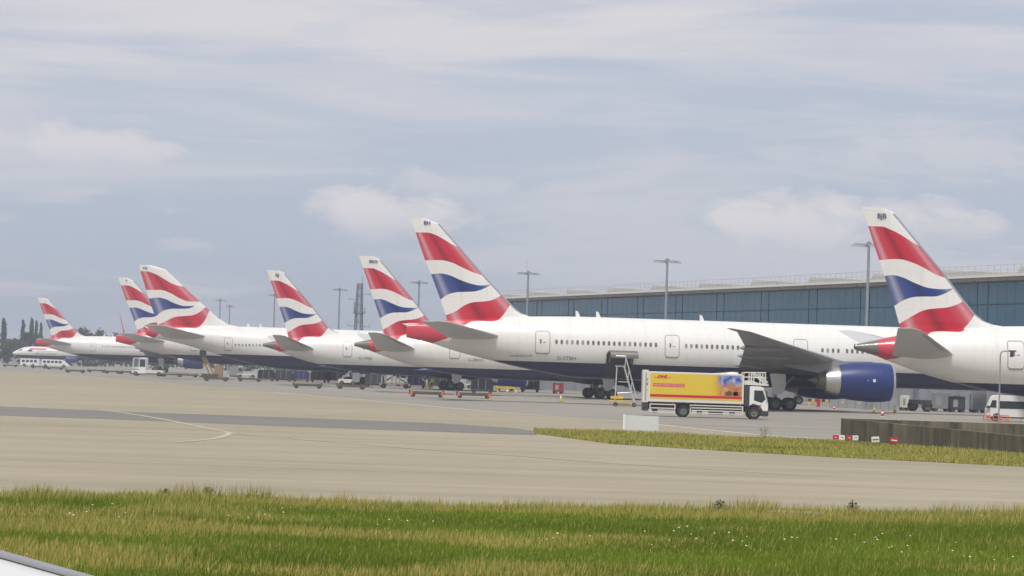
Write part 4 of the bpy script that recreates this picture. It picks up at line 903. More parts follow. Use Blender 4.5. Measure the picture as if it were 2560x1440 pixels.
# ------------------------------------------------------------------ catering / freight lorry
def truck():
    p = gp(1605, 1040); t = thing('freight_lorry', 'yellow and white box lorry with raised cab frame, driving right', 'lorry', (p.x, p.y, 0), R(0))
    yn, yf = 0.0, 2.45       # near side, far side (local y grows away from the camera)
    q = MB(); q.bb(.40, 7.70, yn, yf, 1.12, 3.42); bx = q.build('cargo_box', M['offwhite'], t, bevel=.03)
    q = MB(); q.bb(.56, 7.56, -.012, .02, 1.36, 3.30); q.build('side_panel', M['dhl'], bx)
    q = MB(); q.bb(.56, 7.56, -.018, .0, 1.50, 1.70); q.build('red_stripe', M['dhlred'], bx)
    q = MB(); q.bb(.78, 3.18, -.018, .0, 2.28, 2.54); q.build('slogan_band', paint('banner_red', (.62, .05, .09), .5), bx)
    def txt(s_, size, x, z, mat, name, shear=0, bold=0, width=None, off=-.022):
        vv, ff = text_faces(s_, size, shear, bold); sx = 1 if width is None else width / max(a[0] for a in vv); m = MB(); m.add([(x + a[0] * sx, off, z + a[1]) for a in vv], ff); return m.build(name, mat, bx)
    txt('AIRLINE BUSINESS SOLUTIONS', .24, .84, 2.33, paint('pale_lettering', (.75, .55, .45), .6), 'slogan_text', width=2.28)
    txt('DHL', .30, 1.05, 2.94, M['dhlred'], 'logo_text', .45, .016, width=.82)
    for x0, x1 in ((.84, 1.02), (1.92, 2.12)):
        for z in (2.95, 2.99): q = MB(); q.bb(x0, x1, -.02, -.014, z, z + .018); q.build('logo_bar', M['dhlred'], bx)
    # printed landscape picture: sky, warm rooftops with a tower, a tree
    def print_mat():
        m, n, l, b = newmat('printed_sky'); tc = n.new('ShaderNodeTexCoord'); sp = n.new('ShaderNodeSeparateXYZ'); l.new(tc.outputs['Object'], sp.inputs[0])
        nz = n.new('ShaderNodeTexNoise'); nz.inputs['Scale'].default_value = 2.2; nz.inputs['Detail'].default_value = 6; l.new(tc.outputs['Object'], nz.inputs['Vector'])
        sk = n.new('ShaderNodeMix'); sk.data_type = 'RGBA'; q_ = n.new('ShaderNodeMapRange'); q_.inputs[1].default_value = .42; q_.inputs[2].default_value = .62; l.new(nz.outputs['Fac'], q_.inputs[0]); l.new(q_.outputs[0], sk.inputs[0]); sk.inputs[6].default_value = (.03, .08, .42, 1); sk.inputs[7].default_value = (.42, .46, .58, 1)
        lo = n.new('ShaderNodeMix'); lo.data_type = 'RGBA'; a = n.new('ShaderNodeMapRange'); a.inputs[1].default_value = 2.3; a.inputs[2].default_value = 2.75; l.new(sp.outputs[2], a.inputs[0]); l.new(a.outputs[0], lo.inputs[0])
        lo.inputs[6].default_value = (.50, .22, .06, 1); l.new(sk.outputs[2], lo.inputs[7])
        ye = n.new('ShaderNodeMix'); ye.data_type = 'RGBA'; c = n.new('ShaderNodeMapRange'); c.interpolation_type = 'SMOOTHSTEP'; c.inputs[1].default_value = 5.35; c.inputs[2].default_value = 6.15; l.new(sp.outputs[0], c.inputs[0]); l.new(c.outputs[0], ye.inputs[0])
        ye.inputs[6].default_value = (.74, .47, .02, 1); l.new(lo.outputs[2], ye.inputs[7]); l.new(ye.outputs[2], b.inputs['Base Color']); b.inputs['Roughness'].default_value = .45; return m
    q = MB(); q.bb(5.3, 7.52, -.017, .0, 1.72, 3.28); pic = q.build('picture_panel', print_mat(), bx)
    warm = [paint('print_tile_%d' % i, c, .5, var=.25, scale=5) for i, c in enumerate([(.52, .20, .06), (.62, .32, .12), (.42, .14, .06), (.06, .09, .03)])]
    for x0, x1, z0, z1, mi in ((6.05, 6.5, 1.74, 2.35, 1), (6.45, 6.72, 1.74, 2.55, 0), (6.9, 7.25, 1.74, 2.32, 2), (7.2, 7.5, 1.74, 2.42, 0), (6.2, 7.45, 1.74, 2.05, 2)):
        q = MB(); q.bb(x0, x1, -.019 - .0005 * mi, -.001, z0, z1); q.build('printed_house', warm[mi], bx)
    q = MB(); q.prism([(6.55, 2.2), (6.85, 2.2), (6.83, 2.7), (6.76, 2.78), (6.71, 2.96), (6.66, 2.78), (6.58, 2.7)], -.0215, -.002); q.build('printed_tower', warm[0], bx)
    q = MB(); q.prism([(6.35, 1.74), (6.75, 1.74), (6.82, 1.9), (6.7, 2.08), (6.5, 2.12), (6.33, 1.95)], -.0225, -.003); q.build('printed_tree', warm[3], bx)
    q = MB(); q.bb(.0, .42, -.03, yf + .03, 1.05, 3.52); q.build('rear_frame', M['offwhite'], t, bevel=.03)
    q = MB(); q.bb(.17, .27, -.045, -.025, 1.2, 3.3); q.build('frame_slot', M['seam'], t)
    for i, z in enumerate((2.7, 2.35, 1.9)): q = MB(); q.bb(.29, .37, -.045, -.028, z, z + .2); q.build('warning_label', M['orange'] if i == 0 else M['dhlred'] if i == 1 else M['yellow'], t)
    q = MB(); q.bb(.05, .45, .02, yf, .42, 1.08); q.build('tail_lift', M['dark'], t, bevel=.03)
    q = MB(); q.bb(.3, 8.3, .45, 2.0, .55, 1.10); q.build('chassis', M['dark'], t)  # chassis built as a solid mass to darken the space behind the guards
    for x0, x1, n_ in ((.55, 2.52, 3), (3.62, 7.68, 4)):
        q = MB(); q.bb(x0, x0 + .07, -.02, .04, .32, .98); g_ = q.build('side_guard', M['offwhite'], t); q = MB(); q.bb(x1 - .07, x1, -.02, .04, .32, .98); q.build('guard_post', M['offwhite'], g_)
        for i in range(n_): z = .32 + i * .58 / (n_ - 1); q = MB(); q.bb(x0 + .071, x1 - .071, -.01, .03, z, z + .075); q.build('guard_rail', M['offwhite'], g_)
    for x in (1.0, 4.4, 5.3, 5.7, 6.0, 6.9): q = MB(); q.bb(x - .22, x + .18, .25, .7, .28, .70); q.build('chassis_box', M['dark'], t, bevel=.03)
    for x in (2.3, 4.05, 7.45, .7): q = MB(); q.bb(x - .04, x + .04, -.03, .0, 1.02, 1.08); q.build('marker_lamp', M['orange'], t)
    wm = wheel_mesh('wheel', .49, .32)
    for x, ys in ((3.13, (.18, 2.27)), (8.52, (.16, 2.29))):
        for y in ys: place(wm, 'wheel', t, (x, y, .49))
    for x in (3.13, 8.52):
        m = MB(); rings = []
        for a in range(-10, 191, 20): c, s_ = math.cos(R(a)), math.sin(R(a)); rings.append([(x + .58 * c, -.02, .5 + .58 * s_), (x + .58 * c, .42, .5 + .58 * s_), (x + .64 * c, .42, .5 + .64 * s_), (x + .64 * c, -.02, .5 + .64 * s_)])
        m.loft(rings); m.build('mudguard', M['dark'], t)
    q = MB(); q.bb(7.75, 8.12, .1, yf - .1, .95, 2.42); q.build('cab_gap_stack', M['dark'], t, bevel=.03)
    q = MB(); q.prism([(8.14, 1.02)] + [(8.52 + .66 * math.cos(R(a_)), .50 + .66 * math.sin(R(a_))) for a_ in range(122, 12, -11)] + [(9.2, .66), (9.56, .66), (9.58, 1.05), (9.5, 1.55), (9.22, 2.42), (8.95, 2.52), (8.14, 2.52)], -.02, yf + .0); cab = q.build('cab', M['white'], t, bevel=.05)
    q = MB(); q.prism([(8.48, 1.45), (9.08, 1.28), (9.36, 1.55), (9.14, 2.22), (8.48, 2.22)], -.045, .0); q.build('side_window', M['glass'], cab, bevel=.02)
    q = MB(); q.add([(9.53, .1, 1.55), (9.53, yf - .1, 1.55), (9.26, yf - .12, 2.36), (9.26, .12, 2.36), (9.45, .1, 1.5), (9.45, yf - .1, 1.5), (9.18, yf - .12, 2.36), (9.18, .12, 2.36)], [(0, 1, 2, 3), (4, 7, 6, 5), (0, 4, 5, 1), (2, 6, 7, 3), (0, 3, 7, 4), (1, 5, 6, 2)]); q.build('windscreen', M['glass'], cab)
    q = MB(); q.bb(8.36, 8.52, -.05, -.02, 1.08, 1.2); q.build('door_step', M['dark'], cab)
    q = MB(); q.prism([(9.02, .28), (9.5, .24), (9.62, .34), (9.60, .66), (9.02, .66)], -.03, yf + .02); q.build('bumper', M['dark'], t, bevel=.03)
    vv, ff = text_faces('DHL', .13, .45, .006); q = MB(); q.add([(8.78 + a[0] * 1.1, -.035, 1.02 + a[1]) for a in vv], ff); q.build('cab_logo', M['dhlred'], cab)
    q = MB(); q.tube((9.2, -.02, 2.3), (9.42, -.22, 2.15), .02); q.bb(9.36, 9.46, -.32, -.14, 1.75, 2.15); q.build('mirror', M['dark'], cab)
    # loading platform frame over the cab
    q = MB(); q.prism([(7.72, 2.62), (9.55, 2.58), (9.58, 2.70), (8.75, 2.78), (8.3, 2.95), (7.72, 2.95)], -.02, .06); pl = q.build('front_platform', M['offwhite'], t)
    q = MB(); q.bb(7.75, 9.5, .062, yf, 2.62, 2.70); q.build('platform_deck', M['offwhite'], pl)
    def bar(a, b, r_=.045, y=.02): q = MB(); q.tube((a[0], y, a[1]), (b[0], y, b[1]), r_, n=6); q.build('frame_bar', M['offwhite'], pl)
    for y in (.02, yf - .05):
        for a, b in (((7.72, 3.55), (9.35, 3.58)), ((7.75, 3.2), (9.4, 3.18)), ((8.25, 2.9), (8.25, 3.55)), ((8.42, 2.85), (8.42, 3.55)), ((9.1, 2.75), (9.1, 3.55)), ((9.3, 2.72), (9.3, 3.58)), ((8.45, 3.5), (9.45, 2.75)), ((8.7, 3.5), (9.5, 2.85))): bar(a, b, y=y)
    q = MB(); q.bb(7.5, 7.72, -.04, .2, 3.42, 3.58); q.build('lamp_bracket', M['offwhite'], t); q = MB(); q.bb(7.56, 7.68, -.06, -.04, 3.45, 3.55); q.build('red_lamp', M['orange'], t)
    q = MB(); q.lathe([(0, .5), (.1, .4), (.14, .05)], (6.85, 1.2, 3.42), 'Z', 16, cap1=True); q.build('roof_vent', M['white'], t, True)
truck()

# ------------------------------------------------------------------ access steps by the open hold
def steps():
    p = gp(1567, 1017); t = thing('access_steps', 'tall narrow aluminium access steps on wheels under the open hold door', 'steps', (p.x, p.y, 0), R(0)); k = F / p.y; Ht = 4.9
    a0, a1 = Vector((.75, -.1, .25)), Vector((-.35, .3, 3.9))
    for y in (0, .85):
        q = MB(); q.tube(a0 + Vector((0, y, 0)), a1 + Vector((0, y, 0)), .055, n=6); q.build('stringer', M['alu'], t)
        q = MB(); q.tube(a0 + Vector((.1, y, .9)), a1 + Vector((.1, y, 1.0)), .04, n=6); q.tube(a1 + Vector((.1, y, 1.0)), a1 + Vector((-.8, y, 1.0)), .04, n=6); q.build('handrail', M['alu'], t)
        for f in (.05, .35, .65, .95): b = a0.lerp(a1, f) + Vector((0, y, 0)); q = MB(); q.tube(b, b + Vector((.1, 0, .95)), .03, n=5); q.build('rail_post', M['alu'], t)
        q = MB(); q.tube(a1 + Vector((-.7, y, 0)), (-1.15, y, .25), .05, n=6); q.build('rear_leg', M['alu'], t)
        q = MB(); q.tube((.75, y, .25), (-1.2, y, .25), .06, n=6); q.build('base_rail', M['yellow'], t)
        for z in (1.3, 2.4): q = MB(); q.tube(a0.lerp(a1, z / 4.1) + Vector((0, y, 0)), (-1.1 + .1 * z, y, z), .03, n=5); q.build('brace', M['alu'], t)
    for i in range(13): b = a0.lerp(a1, (i + .5) / 13); q = MB(); q.bb(b.x - .14, b.x + .1, b.y + .06, b.y + .8, b.z, b.z + .05); q.build('tread', M['alu'], t)
    q = MB(); q.bb(-1.2, -.36, .2, 1.25, 3.88, 3.96); q.build('platform', M['alu'], t)
    wm = wheel_mesh('wheel', .2, .1)
    for x in (.7, -1.1): 
        for y in (-.12, .95): place(wm, 'wheel', t, (x, y, .2))
    q = MB(); q.bb(-1.6, -.4, -.25, .0, .75, 1.0); q.bb(-1.65, .3, -.3, .0, .5, .6); q.build('buffer_box', M['yellow'], t)
steps()

# ------------------------------------------------------------------ ground equipment
SW = wheel_mesh('wheel', .22, .16)
def dolly_proto():
    t = thing('container_dolly', 'x', 'dolly'); q = MB(); q.bb(-1.9, 1.9, -.06, .06, .28, .60); q.bb(-1.9, 1.9, 2.2, 2.32, .28, .60); q.bb(-1.9, -1.78, .06, 2.2, .28, .60); q.bb(1.78, 1.9, .06, 2.2, .28, .60); q.bb(-1.75, 1.75, .07, 2.19, .40, .46); tag(q.build('frame', M['rust'], t), kind='stuff')
    for x in (-1.82, 1.82): q = MB(); q.bb(x - .1, x + .1, -.09, .35, .3, .72); q.build('end_stop', M['rust'], t)
    for i in range(8): q = MB(); x = -1.5 + i * .43; q.tube((x, .15, .50), (x, 2.1, .50), .055, n=6); q.build('roller', M['grey'], t)
    for x in (-1.5, 1.5):
        for y in (.05, 2.2): place(SW, 'wheel', t, (x, y, .22))
    q = MB(); q.bb(1.92, 3.0, 1.05, 1.15, .35, .43); q.build('drawbar', M['rust'], t)
    rfm = MB().bb(-.16, .12, -.13, -.10, .2, .58).mesh('reflector', M['orange'])
    for x in (-1.62, 1.75): place(rfm, 'reflector', t, (x, 0, 0))
    return t
dp = dolly_proto(); first = True
dull = MB().bb(-.12, .1, -.13, -.10, .26, .5).mesh('reflector', paint('dull_orange', (.20, .09, .04), .6, var=.2))

dollies = [(1066, 993, 0, 'orange cornered container dolly on the apron, left of the bright pair'), (1184, 996, 2, 'orange cornered container dolly on the apron, right of the bright pair'),
           (768, 971, 1, 'container dolly below the BJJ tail, left of two'), (876, 973, -2, 'container dolly with yellow chock, right of two below the BJJ fuselage'),
           (538, 953, 0, 'flat dolly below the belt stair, left of a row of two'), (622, 954, 1, 'flat dolly right of another below the grey container'),
           (186, 932, 0, 'dark dolly standing alone in front of the smallest tail'), (240, 931, 2, 'dark dolly with yellow mark right of the lone one'), (283, 934, -2, 'small dolly between the yellow marked one and the white tractor'),
           (312, 935, 0, 'dolly coupled just left of the white tractor'), (428, 942, 1, 'dolly right of the white tractor'), (467, 943, -1, 'farther dolly between the white tractor and the belt stair'),
           (95, 921, 1, 'far dolly below the white coaches'), (135, 924, -1, 'far dark dolly right of the coaches'), (24, 917, 0, 'tiny far dolly at the left frame edge')]
for px, py, a, lab in dollies:
    o = dp if first else copy_tree(dp); first = False; p = gp(px, py); o.location = (p.x, p.y, 0); o.rotation_euler = (0, 0, R(a)); o['label'] = lab; o['group'] = 'container dollies on the apron'
    if px < 1000:
        for ch in o.children:
            if ch.name.startswith('reflector'): ch.data = dull
def cargo_loader():
    p = gp(988, 971); t = thing('cargo_loader', 'white scissor cargo loader with raised railed platform below the BKO tail', 'cargo loader', (p.x, p.y, 0), R(3))
    q = MB(); q.bb(-2.4, 2.2, 0, 2.6, .35, .75); q.build('chassis', M['offwhite'], t, bevel=.03)
    for x in (-1.7, 1.6):
        for y in (.05, 2.5): o = place(SW, 'wheel', t, (x, y, .36)); o.scale = (1.65,) * 3
    for x, h in ((-2.05, 1.9), (-1.45, 1.9), (-.5, 2.0), (.1, 2.1), (.65, 2.0), (1.7, 1.8)): q = MB(); q.bb(x - .11, x + .11, -.05, .08, .75, h); q.build('upright', M['white'], t)
    for a, b in (((-2.05, 1.9), (-1.4, 1.9)), ((-.6, 2.1), (.8, 2.1)), ((1.0, .9), (1.7, 1.8))): q = MB(); q.tube((a[0], .01, a[1]), (b[0], .01, b[1]), .07, n=6); q.build('cross_bar', M['white'], t)
    for a, b in (((-1.9, .8), (1.7, 3.1)), ((1.7, .8), (-1.9, 3.1))):
        for y in (.4, 2.2): q = MB(); q.tube((a[0], y, a[1]), (b[0], y, b[1]), .09, n=6); q.build('scissor_arm', M['dark'], t)
    q = MB(); q.bb(-2.5, 2.3, -.1, 2.7, 3.15, 3.32); pl = q.build('platform', M['offwhite'], t)
    for x in (-2.4, -2.0, -1.6, -.9, 1.3, 1.75, 2.2): q = MB(); q.tube((x, -.08, 3.32), (x, -.08, 4.45), .05, n=5); q.build('rail_post', M['yellow'] if x < -1.5 or x > 1.2 else M['offwhite'], pl)
    for z in (3.9, 4.45): q = MB(); q.tube((-2.4, -.08, z), (2.2, -.08, z), .04, n=5); q.build('handrail', M['offwhite'], pl)
    q = MB(); q.bb(-.75, 1.2, .2, 2.0, 3.33, 4.7); q.build('cargo_container', M['wing'], pl, bevel=.03); q = MB(); q.bb(-1.5, -.85, .3, 1.9, 3.33, 4.6); q.build('operator_screen', M['dark'], pl)
    em = bpy.data.materials.new('lit_lamp'); em.use_nodes = True; bs = em.node_tree.nodes['Principled BSDF']; bs.inputs['Emission Color'].default_value = (1, .97, .9, 1); bs.inputs['Emission Strength'].default_value = 6
    for x in (-1.3, 1.05): q = MB(); q.lathe([(-.03, .09), (.0, .09)], (x, -.13, 3.02), 'Y', 12, True, True); q.build('work_lamp', em, t); q = MB(); q.bb(x - .05, x + .05, -.1, .0, 2.95, 3.14); q.build('lamp_bracket', M['dark'], t)
    for x in (.5, 1.45): q = MB(); q.bb(x - .3, x + .2, -.12, -.06, .3, .6); q.build('red_marker', M['dhlred'], t)
cargo_loader()
def tractor():
    p = gp(336, 939); t = thing('cargo_tractor', 'white cargo tractor with a tall glazed cab facing left', 'tractor', (p.x, p.y, 0), R(-4))
    q = MB(); q.prism([(-.6, .45), (2.2, .45), (2.2, 3.35), (2.0, 3.5), (-.25, 3.5), (-.45, 3.3)], 0, 2.2); c = q.build('cab', M['white'], t, bevel=.06)
    q = MB(); q.bb(.95, 2.05, -.03, .0, 1.75, 3.2); q.build('side_window', M['glass'], c); q = MB(); q.prism([(-.15, 1.7), (.75, 1.7), (.75, 3.25), (-.05, 3.25)], -.03, 0); q.build('front_window', paint('pale_glass', (.20, .24, .26), .1), c)
    q = MB(); q.bb(-.5, .8, -.03, .0, 1.2, 1.3); q.build('trim', M['dark'], c)
    q = MB(); q.bb(2.2, 5.6, .1, 2.1, .5, 1.15); q.build('rear_deck', M['offwhite'], t, bevel=.04); q = MB(); q.bb(-.9, 5.9, .02, 2.2, .28, .55); q.build('chassis', M['rust'], t)
    q = MB(); q.tube((2.3, .15, 1.15), (3.2, .15, 2.0), .05); q.tube((3.2, .15, 2.0), (4.3, .15, 1.2), .05); q.build('deck_frame', M['grey'], t)
    for x in (.2, 4.7):
        for y in (.08, 2.1): o = place(SW, 'wheel', t, (x, y, .42)); o.scale = (1.9,) * 3
tractor()
def belt_loader(px, py, label, mat, L_, ang, rz, boxed):
    p = gp(px, py); t = thing('belt_loader', label, 'belt loader', (p.x, p.y, 0), R(rz)); c, s_ = math.cos(R(ang)), math.sin(R(ang))
    for y in (0, .95): q = MB(); q.add([(0, y, .6), (L_ * c, y, .6 + L_ * s_), (L_ * c, y, 1.0 + L_ * s_), (0, y, 1.0), (0, y + .08, .6), (L_ * c, y + .08, .6 + L_ * s_), (L_ * c, y + .08, 1.0 + L_ * s_), (0, y + .08, 1.0)], [(0, 1, 2, 3), (4, 7, 6, 5), (0, 4, 5, 1), (3, 2, 6, 7), (0, 3, 7, 4), (1, 5, 6, 2)]); q.build('belt_side', mat, t)
    q = MB(); q.add([(0, .09, .95), (L_ * c, .09, .95 + L_ * s_), (L_ * c, .94, .95 + L_ * s_), (0, .94, .95), (0, .09, .85), (L_ * c, .09, .85 + L_ * s_), (L_ * c, .94, .85 + L_ * s_), (0, .94, .85)], [(0, 1, 2, 3), (4, 7, 6, 5), (0, 4, 5, 1), (3, 2, 6, 7), (0, 3, 7, 4), (1, 5, 6, 2)]); q.build('belt', M['dark'], t)
    q = MB(); q.bb(-.3, 2.6, -.5, 1.5, .35, .95); q.build('chassis', M['offwhite'] if boxed else M['rust'], t, bevel=.03)
    for x in (.3, 2.1):
        for y in (-.45, 1.45): o = place(SW, 'wheel', t, (x, y, .35)); o.scale = (1.6,) * 3
    if boxed: q = MB(); q.bb(2.0, 3.2, -.6, .6, .5, 2.0); q.build('engine_box', M['wing'], t, bevel=.04)
    return t
belt_loader(850, 962, 'white belt loader with a tilted belt below the BJJ fuselage', M['wing'], 4.2, 42, 2, True)
belt_loader(508, 947, 'tan belt stair leaning up to the jumbo hold', M['tan'], 4.6, -8, 0, False)
def stair(px, py, label):
    p = gp(px, py); t = thing('loading_stair', label, 'stair', (p.x, p.y, 0)); 
    for y in (0, 1.0):
        for dx in (0, .9): q = MB(); q.tube((1.8 + dx, y, .2), (.1 + dx * .6, y, 4.0), .09, n=6); q.build('stringer', M['tan'], t)
    for i in range(10): f = i / 10; q = MB(); q.bb(1.85 - 1.65 * f, 2.5 - 1.9 * f, .05, .95, .35 + 3.7 * f, .42 + 3.7 * f); q.build('tread', M['yellow'], t)
    q = MB(); q.bb(-.4, .8, -.05, 1.05, 3.9, 5.4); q.build('hood', M['trouser'], t); q = MB(); q.bb(-.3, 2.8, -.1, 1.1, .1, .3); q.build('base', M['rust'], t)
stair(502, 944, 'yellow and brown loading stair with a dark hood beside the grey container')
def ground_box(name, px, py, w, d, h, mat, label, cat, extra=None, rz=0):
    p = gp(px, py); t = thing(name, label, cat, (p.x, p.y, 0), R(rz)); q = MB(); q.bb(-w / 2, w / 2, 0, d, .25, h); q.build('body', mat, t, bevel=.04)
    q = MB(); q.bb(-w / 2 + .1, w / 2 - .1, .1, d - .1, 0, .24); q.build('base', M['dark'], t)
    for i in range(max(1, int(w / 1.0))): x = -w / 2 + (i + .5) * w / max(1, int(w / 1.0)); q = MB(); q.bb(x - .03, x + .03, -.04, .0, .3, h - .05); q.build('rib', M['seam'], t)
    if extra: extra(t)
    return t
ground_box('freight_container', 585, 942, 2.2, 1.6, 2.2, M['wing'], 'pale grey freight container beside the loading stair', 'container')
ground_box('freight_container', 545, 943, 1.7, 1.6, 2.4, M['tan'], 'brown wrapped freight pallet between the stair and the grey container', 'container')
def low_truck(px, py, label):
    p = gp(px, py); t = thing('flatbed_truck', label, 'truck', (p.x, p.y, 0), R(4)); q = MB(); q.bb(-1.6, 2.4, 0, 2, .55, .8); q.build('flat_bed', M['offwhite'], t, bevel=.02); q = MB(); q.prism([(-1.6, .8), (-.4, .8), (-.55, 1.9), (-.9, 2.1), (-1.5, 2.1)], .05, 1.95); c = q.build('cab', M['wing'], t, bevel=.05); q = MB(); q.prism([(-1.35, 1.35), (-.6, 1.35), (-.7, 1.95), (-1.35, 1.95)], .02, .05); q.build('side_window', M['glass'], c)
    for x in (-1.0, 1.7):
        for y in (.1, 1.9): o = place(SW, 'wheel', t, (x, y, .35)); o.scale = (1.6,) * 3
low_truck(612, 944, 'low flatbed truck with a pale bed under the jumbo fuselage')
low_truck(1190, 972, 'low flatbed truck beneath the BKO fuselage right of the worker')
def dark_filler_trailer(px, Y, label, mi, rz):  # trailers added to fill the bright gap beneath the bellies with dark
    p = atY(px, 960, Y); t = thing('dark_filler_trailer', label, 'trailer', (p.x, p.y, 0), R(rz), 'dark trailers added under the fuselages'); q = MB(); q.bb(-1.5, 1.5, 0, 1.5, .42, .55); q.build('deck', M['rust'], t)
    q = MB(); q.prism([(-1.45, .56), (1.45, .56), (1.45, 1.75), (1.1, 2.0), (-1.1, 2.0), (-1.45, 1.75)], .05, 1.45); q.build('cover', M[mi], t, bevel=.04)
    for x in (-.5, .5): q = MB(); q.bb(x - .03, x + .03, .01, .05, .56, 1.9); q.build('strap', M['seam'], t)
    for x in (-1.1, 1.1):
        for y in (.05, 1.45): place(SW, 'wheel', t, (x, y, .22))
    q = MB(); q.bb(1.5, 2.3, .7, .8, .4, .47); q.build('drawbar', M['rust'], t)
NUM = ['first', 'second', 'third', 'fourth', 'fifth', 'sixth', 'seventh', 'eighth', 'ninth']
for i, (px, Y) in enumerate([(664, 530), (708, 533), (752, 536), (796, 539), (836, 541)]): dark_filler_trailer(px, Y, NUM[i] + ' from the left of the dark trailers added to fill the gap under the jumbo belly', ['trouser', 'dark', 'navy', 'dark', 'trouser'][i], 3)
for i, (px, Y) in enumerate([(935, 462), (1040, 470), (1092, 472), (1205, 398), (1325, 455)]): dark_filler_trailer(px, Y, NUM[i] + ' from the left of the dark trailers added to fill the gap right of the BJJ tail', ['dark', 'navy', 'dark', 'trouser', 'dark'][i], -2)
# small cones and marker posts
def cone(px, py, label, col, h):
    p = gp(px, py); t = thing('traffic_cone', label, 'cone', (p.x, p.y, 0), 0, 'cones and marker posts on the stands'); q = MB(); q.bb(-.22, .22, -.22, .22, 0, .05); q.build('base', M['dark'] if col != 'dhlred' else M['white'], t)
    q = MB(); q.lathe([(.05, .17), (h * .45, .12)], (0, 0, 0), 'Z', 12); q.build('cone_lower', M[col], t); q = MB(); q.lathe([(h * .45, .12), (h * .7, .08)], (0, 0, 0), 'Z', 12); q.build('cone_band', M['white'], t); q = MB(); q.lathe([(h * .7, .08), (h, .03)], (0, 0, 0), 'Z', 12, cap1=True); q.build('cone_tip', M[col], t)
for px, py, lab, c, h in [(1402, 1004, 'yellow marker post left of the wheels under the open hold', 'yellow', .85), (1244, 983, 'yellow cone, left of three far ones', 'yellow', .6), (1268, 983, 'yellow cone, middle of three far ones', 'yellow', .7), (1290, 984, 'yellow cone, right of three far ones', 'yellow', .6),
        (2185, 1033, 'yellow and white cone just left below the blue engine', 'yellow', .75), (2206, 1042, 'red and white cone beside the concrete wall end', 'dhlred', .7), (2237, 1033, 'pale yellow cone right below the blue engine', 'yellow', .85), (2085, 1025, 'small red cone left of the grey barrier', 'dhlred', .5),
        (625, 947, 'yellow white cone beside the low flatbed truck', 'yellow', .8), (718, 946, 'pale cone under the jumbo belly', 'white', .8)]: cone(px, py, lab, c, h)
def row_post(px, py): pass
# minibus, orange barrier, short lamp
def minibus():
    p = gp(2466, 1053); t = thing('minibus', 'white high roof minibus at the right edge behind the orange barrier', 'minibus', (p.x, p.y, 0), R(-3), None, .88)
    q = MB(); q.prism([(0, .35), (6.6, .35), (6.6, 2.2), (5.6, 2.55), (4.0, 2.62), (.85, 2.62), (.55, 2.5), (.15, 1.5), (.02, 1.2)], 0, 2.1); b = q.build('body', M['white'], t, bevel=.06)
    q = MB(); q.prism([(.28, 1.42), (.95, 1.36), (.95, 2.12), (.52, 2.12)], -.03, .0); q.build('front_window', M['glass'], b); q = MB(); q.prism([(1.2, 1.32), (6.5, 1.32), (6.5, 2.06), (1.2, 2.06)], -.03, .0); q.build('side_window', M['glass'], b)
    q = MB(); q.bb(.0, 6.5, -.02, .0, .36, .5); q.build('sill', M['dark'], b); q = MB(); q.bb(-.05, .3, -.28, -.05, 1.32, 1.55); q.build('mirror', M['dark'], t)
    for x in (1.0, 5.2):
        m_ = MB(); m_.lathe([(-.02, .42), (.05, .42)], (x, 0, .42), 'Y', 18, True, True); m_.build('wheel_arch', M['dark'], b)
        for y in (.08, 2.0): o = place(SW, 'wheel', t, (x, y, .34)); o.scale = (1.55, 1.2, 1.55)
minibus()
p = gp(2458, 1054); t = thing('barrier', 'orange plastic barrier in front of the minibus', 'barrier', (p.x, p.y, 0), R(-2))
for x0 in (0, .85, 1.55):
    for x in (x0, x0 + .6): q = MB(); q.bb(x - .04, x + .04, -.03, .03, 0, .62); q.build('barrier_post', M['orange'], t)
    for z in (.18, .52): q = MB(); q.bb(x0 + .041, x0 + .559, -.02, .02, z, z + .09); q.build('barrier_rail', M['orange'], t)
p = gp(2552, 1054); t = thing('short_lamp', 'short grey lamp post with a yellow head at the right edge', 'lamp', (p.x, p.y, 0))
q = MB(); q.tube((0, 0, 0), (0, 0, .95), .04, n=8); q.build('lamp_stem', M['grey'], t); q = MB(); q.lathe([(.93, .06), (.97, .12), (1.1, .09), (1.16, .02)], (0, 0, 0), 'Z', 12, True, True); q.build('lamp_head', M['yellow'], t)
# things standing between the long airliner and the terminal
def barrier_blocks():
    for i in range(8):
        px = 2085 + i * 21; p = atY(px, 1000, 352); t = thing('barrier_block', ['leftmost', 'second', 'third', 'fourth', 'fifth', 'sixth', 'seventh', 'rightmost'][i] + ' grey concrete barrier block of the row behind the blue engine', 'barrier', (p.x, p.y, 0), 0, 'row of grey barrier blocks behind the engine')
        q = MB(); q.prism([(-.48, 0), (.48, 0), (.48, 1.3), (-.48, 1.3)], -.25, .25); q.build('block', M['tbase'], t, bevel=.03)
        if i in (1, 3): q = MB(); q.bb(-.12, .12, -.28, -.255, .5, .8); q.build('yellow_plate', M['yellow'], t)
barrier_blocks()
p = atY(2046, 1000, 355); t = thing('striped_barrier', 'black and yellow striped height barrier behind the wheels', 'barrier', (p.x, p.y, 0))
for i in range(7): q = MB(); x = -1.2 + i * .4; q.bb(x, x + .39, -.06, .06, .62, .92); q.build('stripe', M['yellow'] if i % 2 else M['dark'], t)
for x in (-1.1, 1.5): q = MB(); q.bb(x - .1, x + .1, -.1, .05, 0, .61); q.build('post', M['yellow'], t)
q = MB(); q.bb(-.2, .2, -.3, -.1, 0, 1.1); q.build('red_box', M['dhlred'], t)
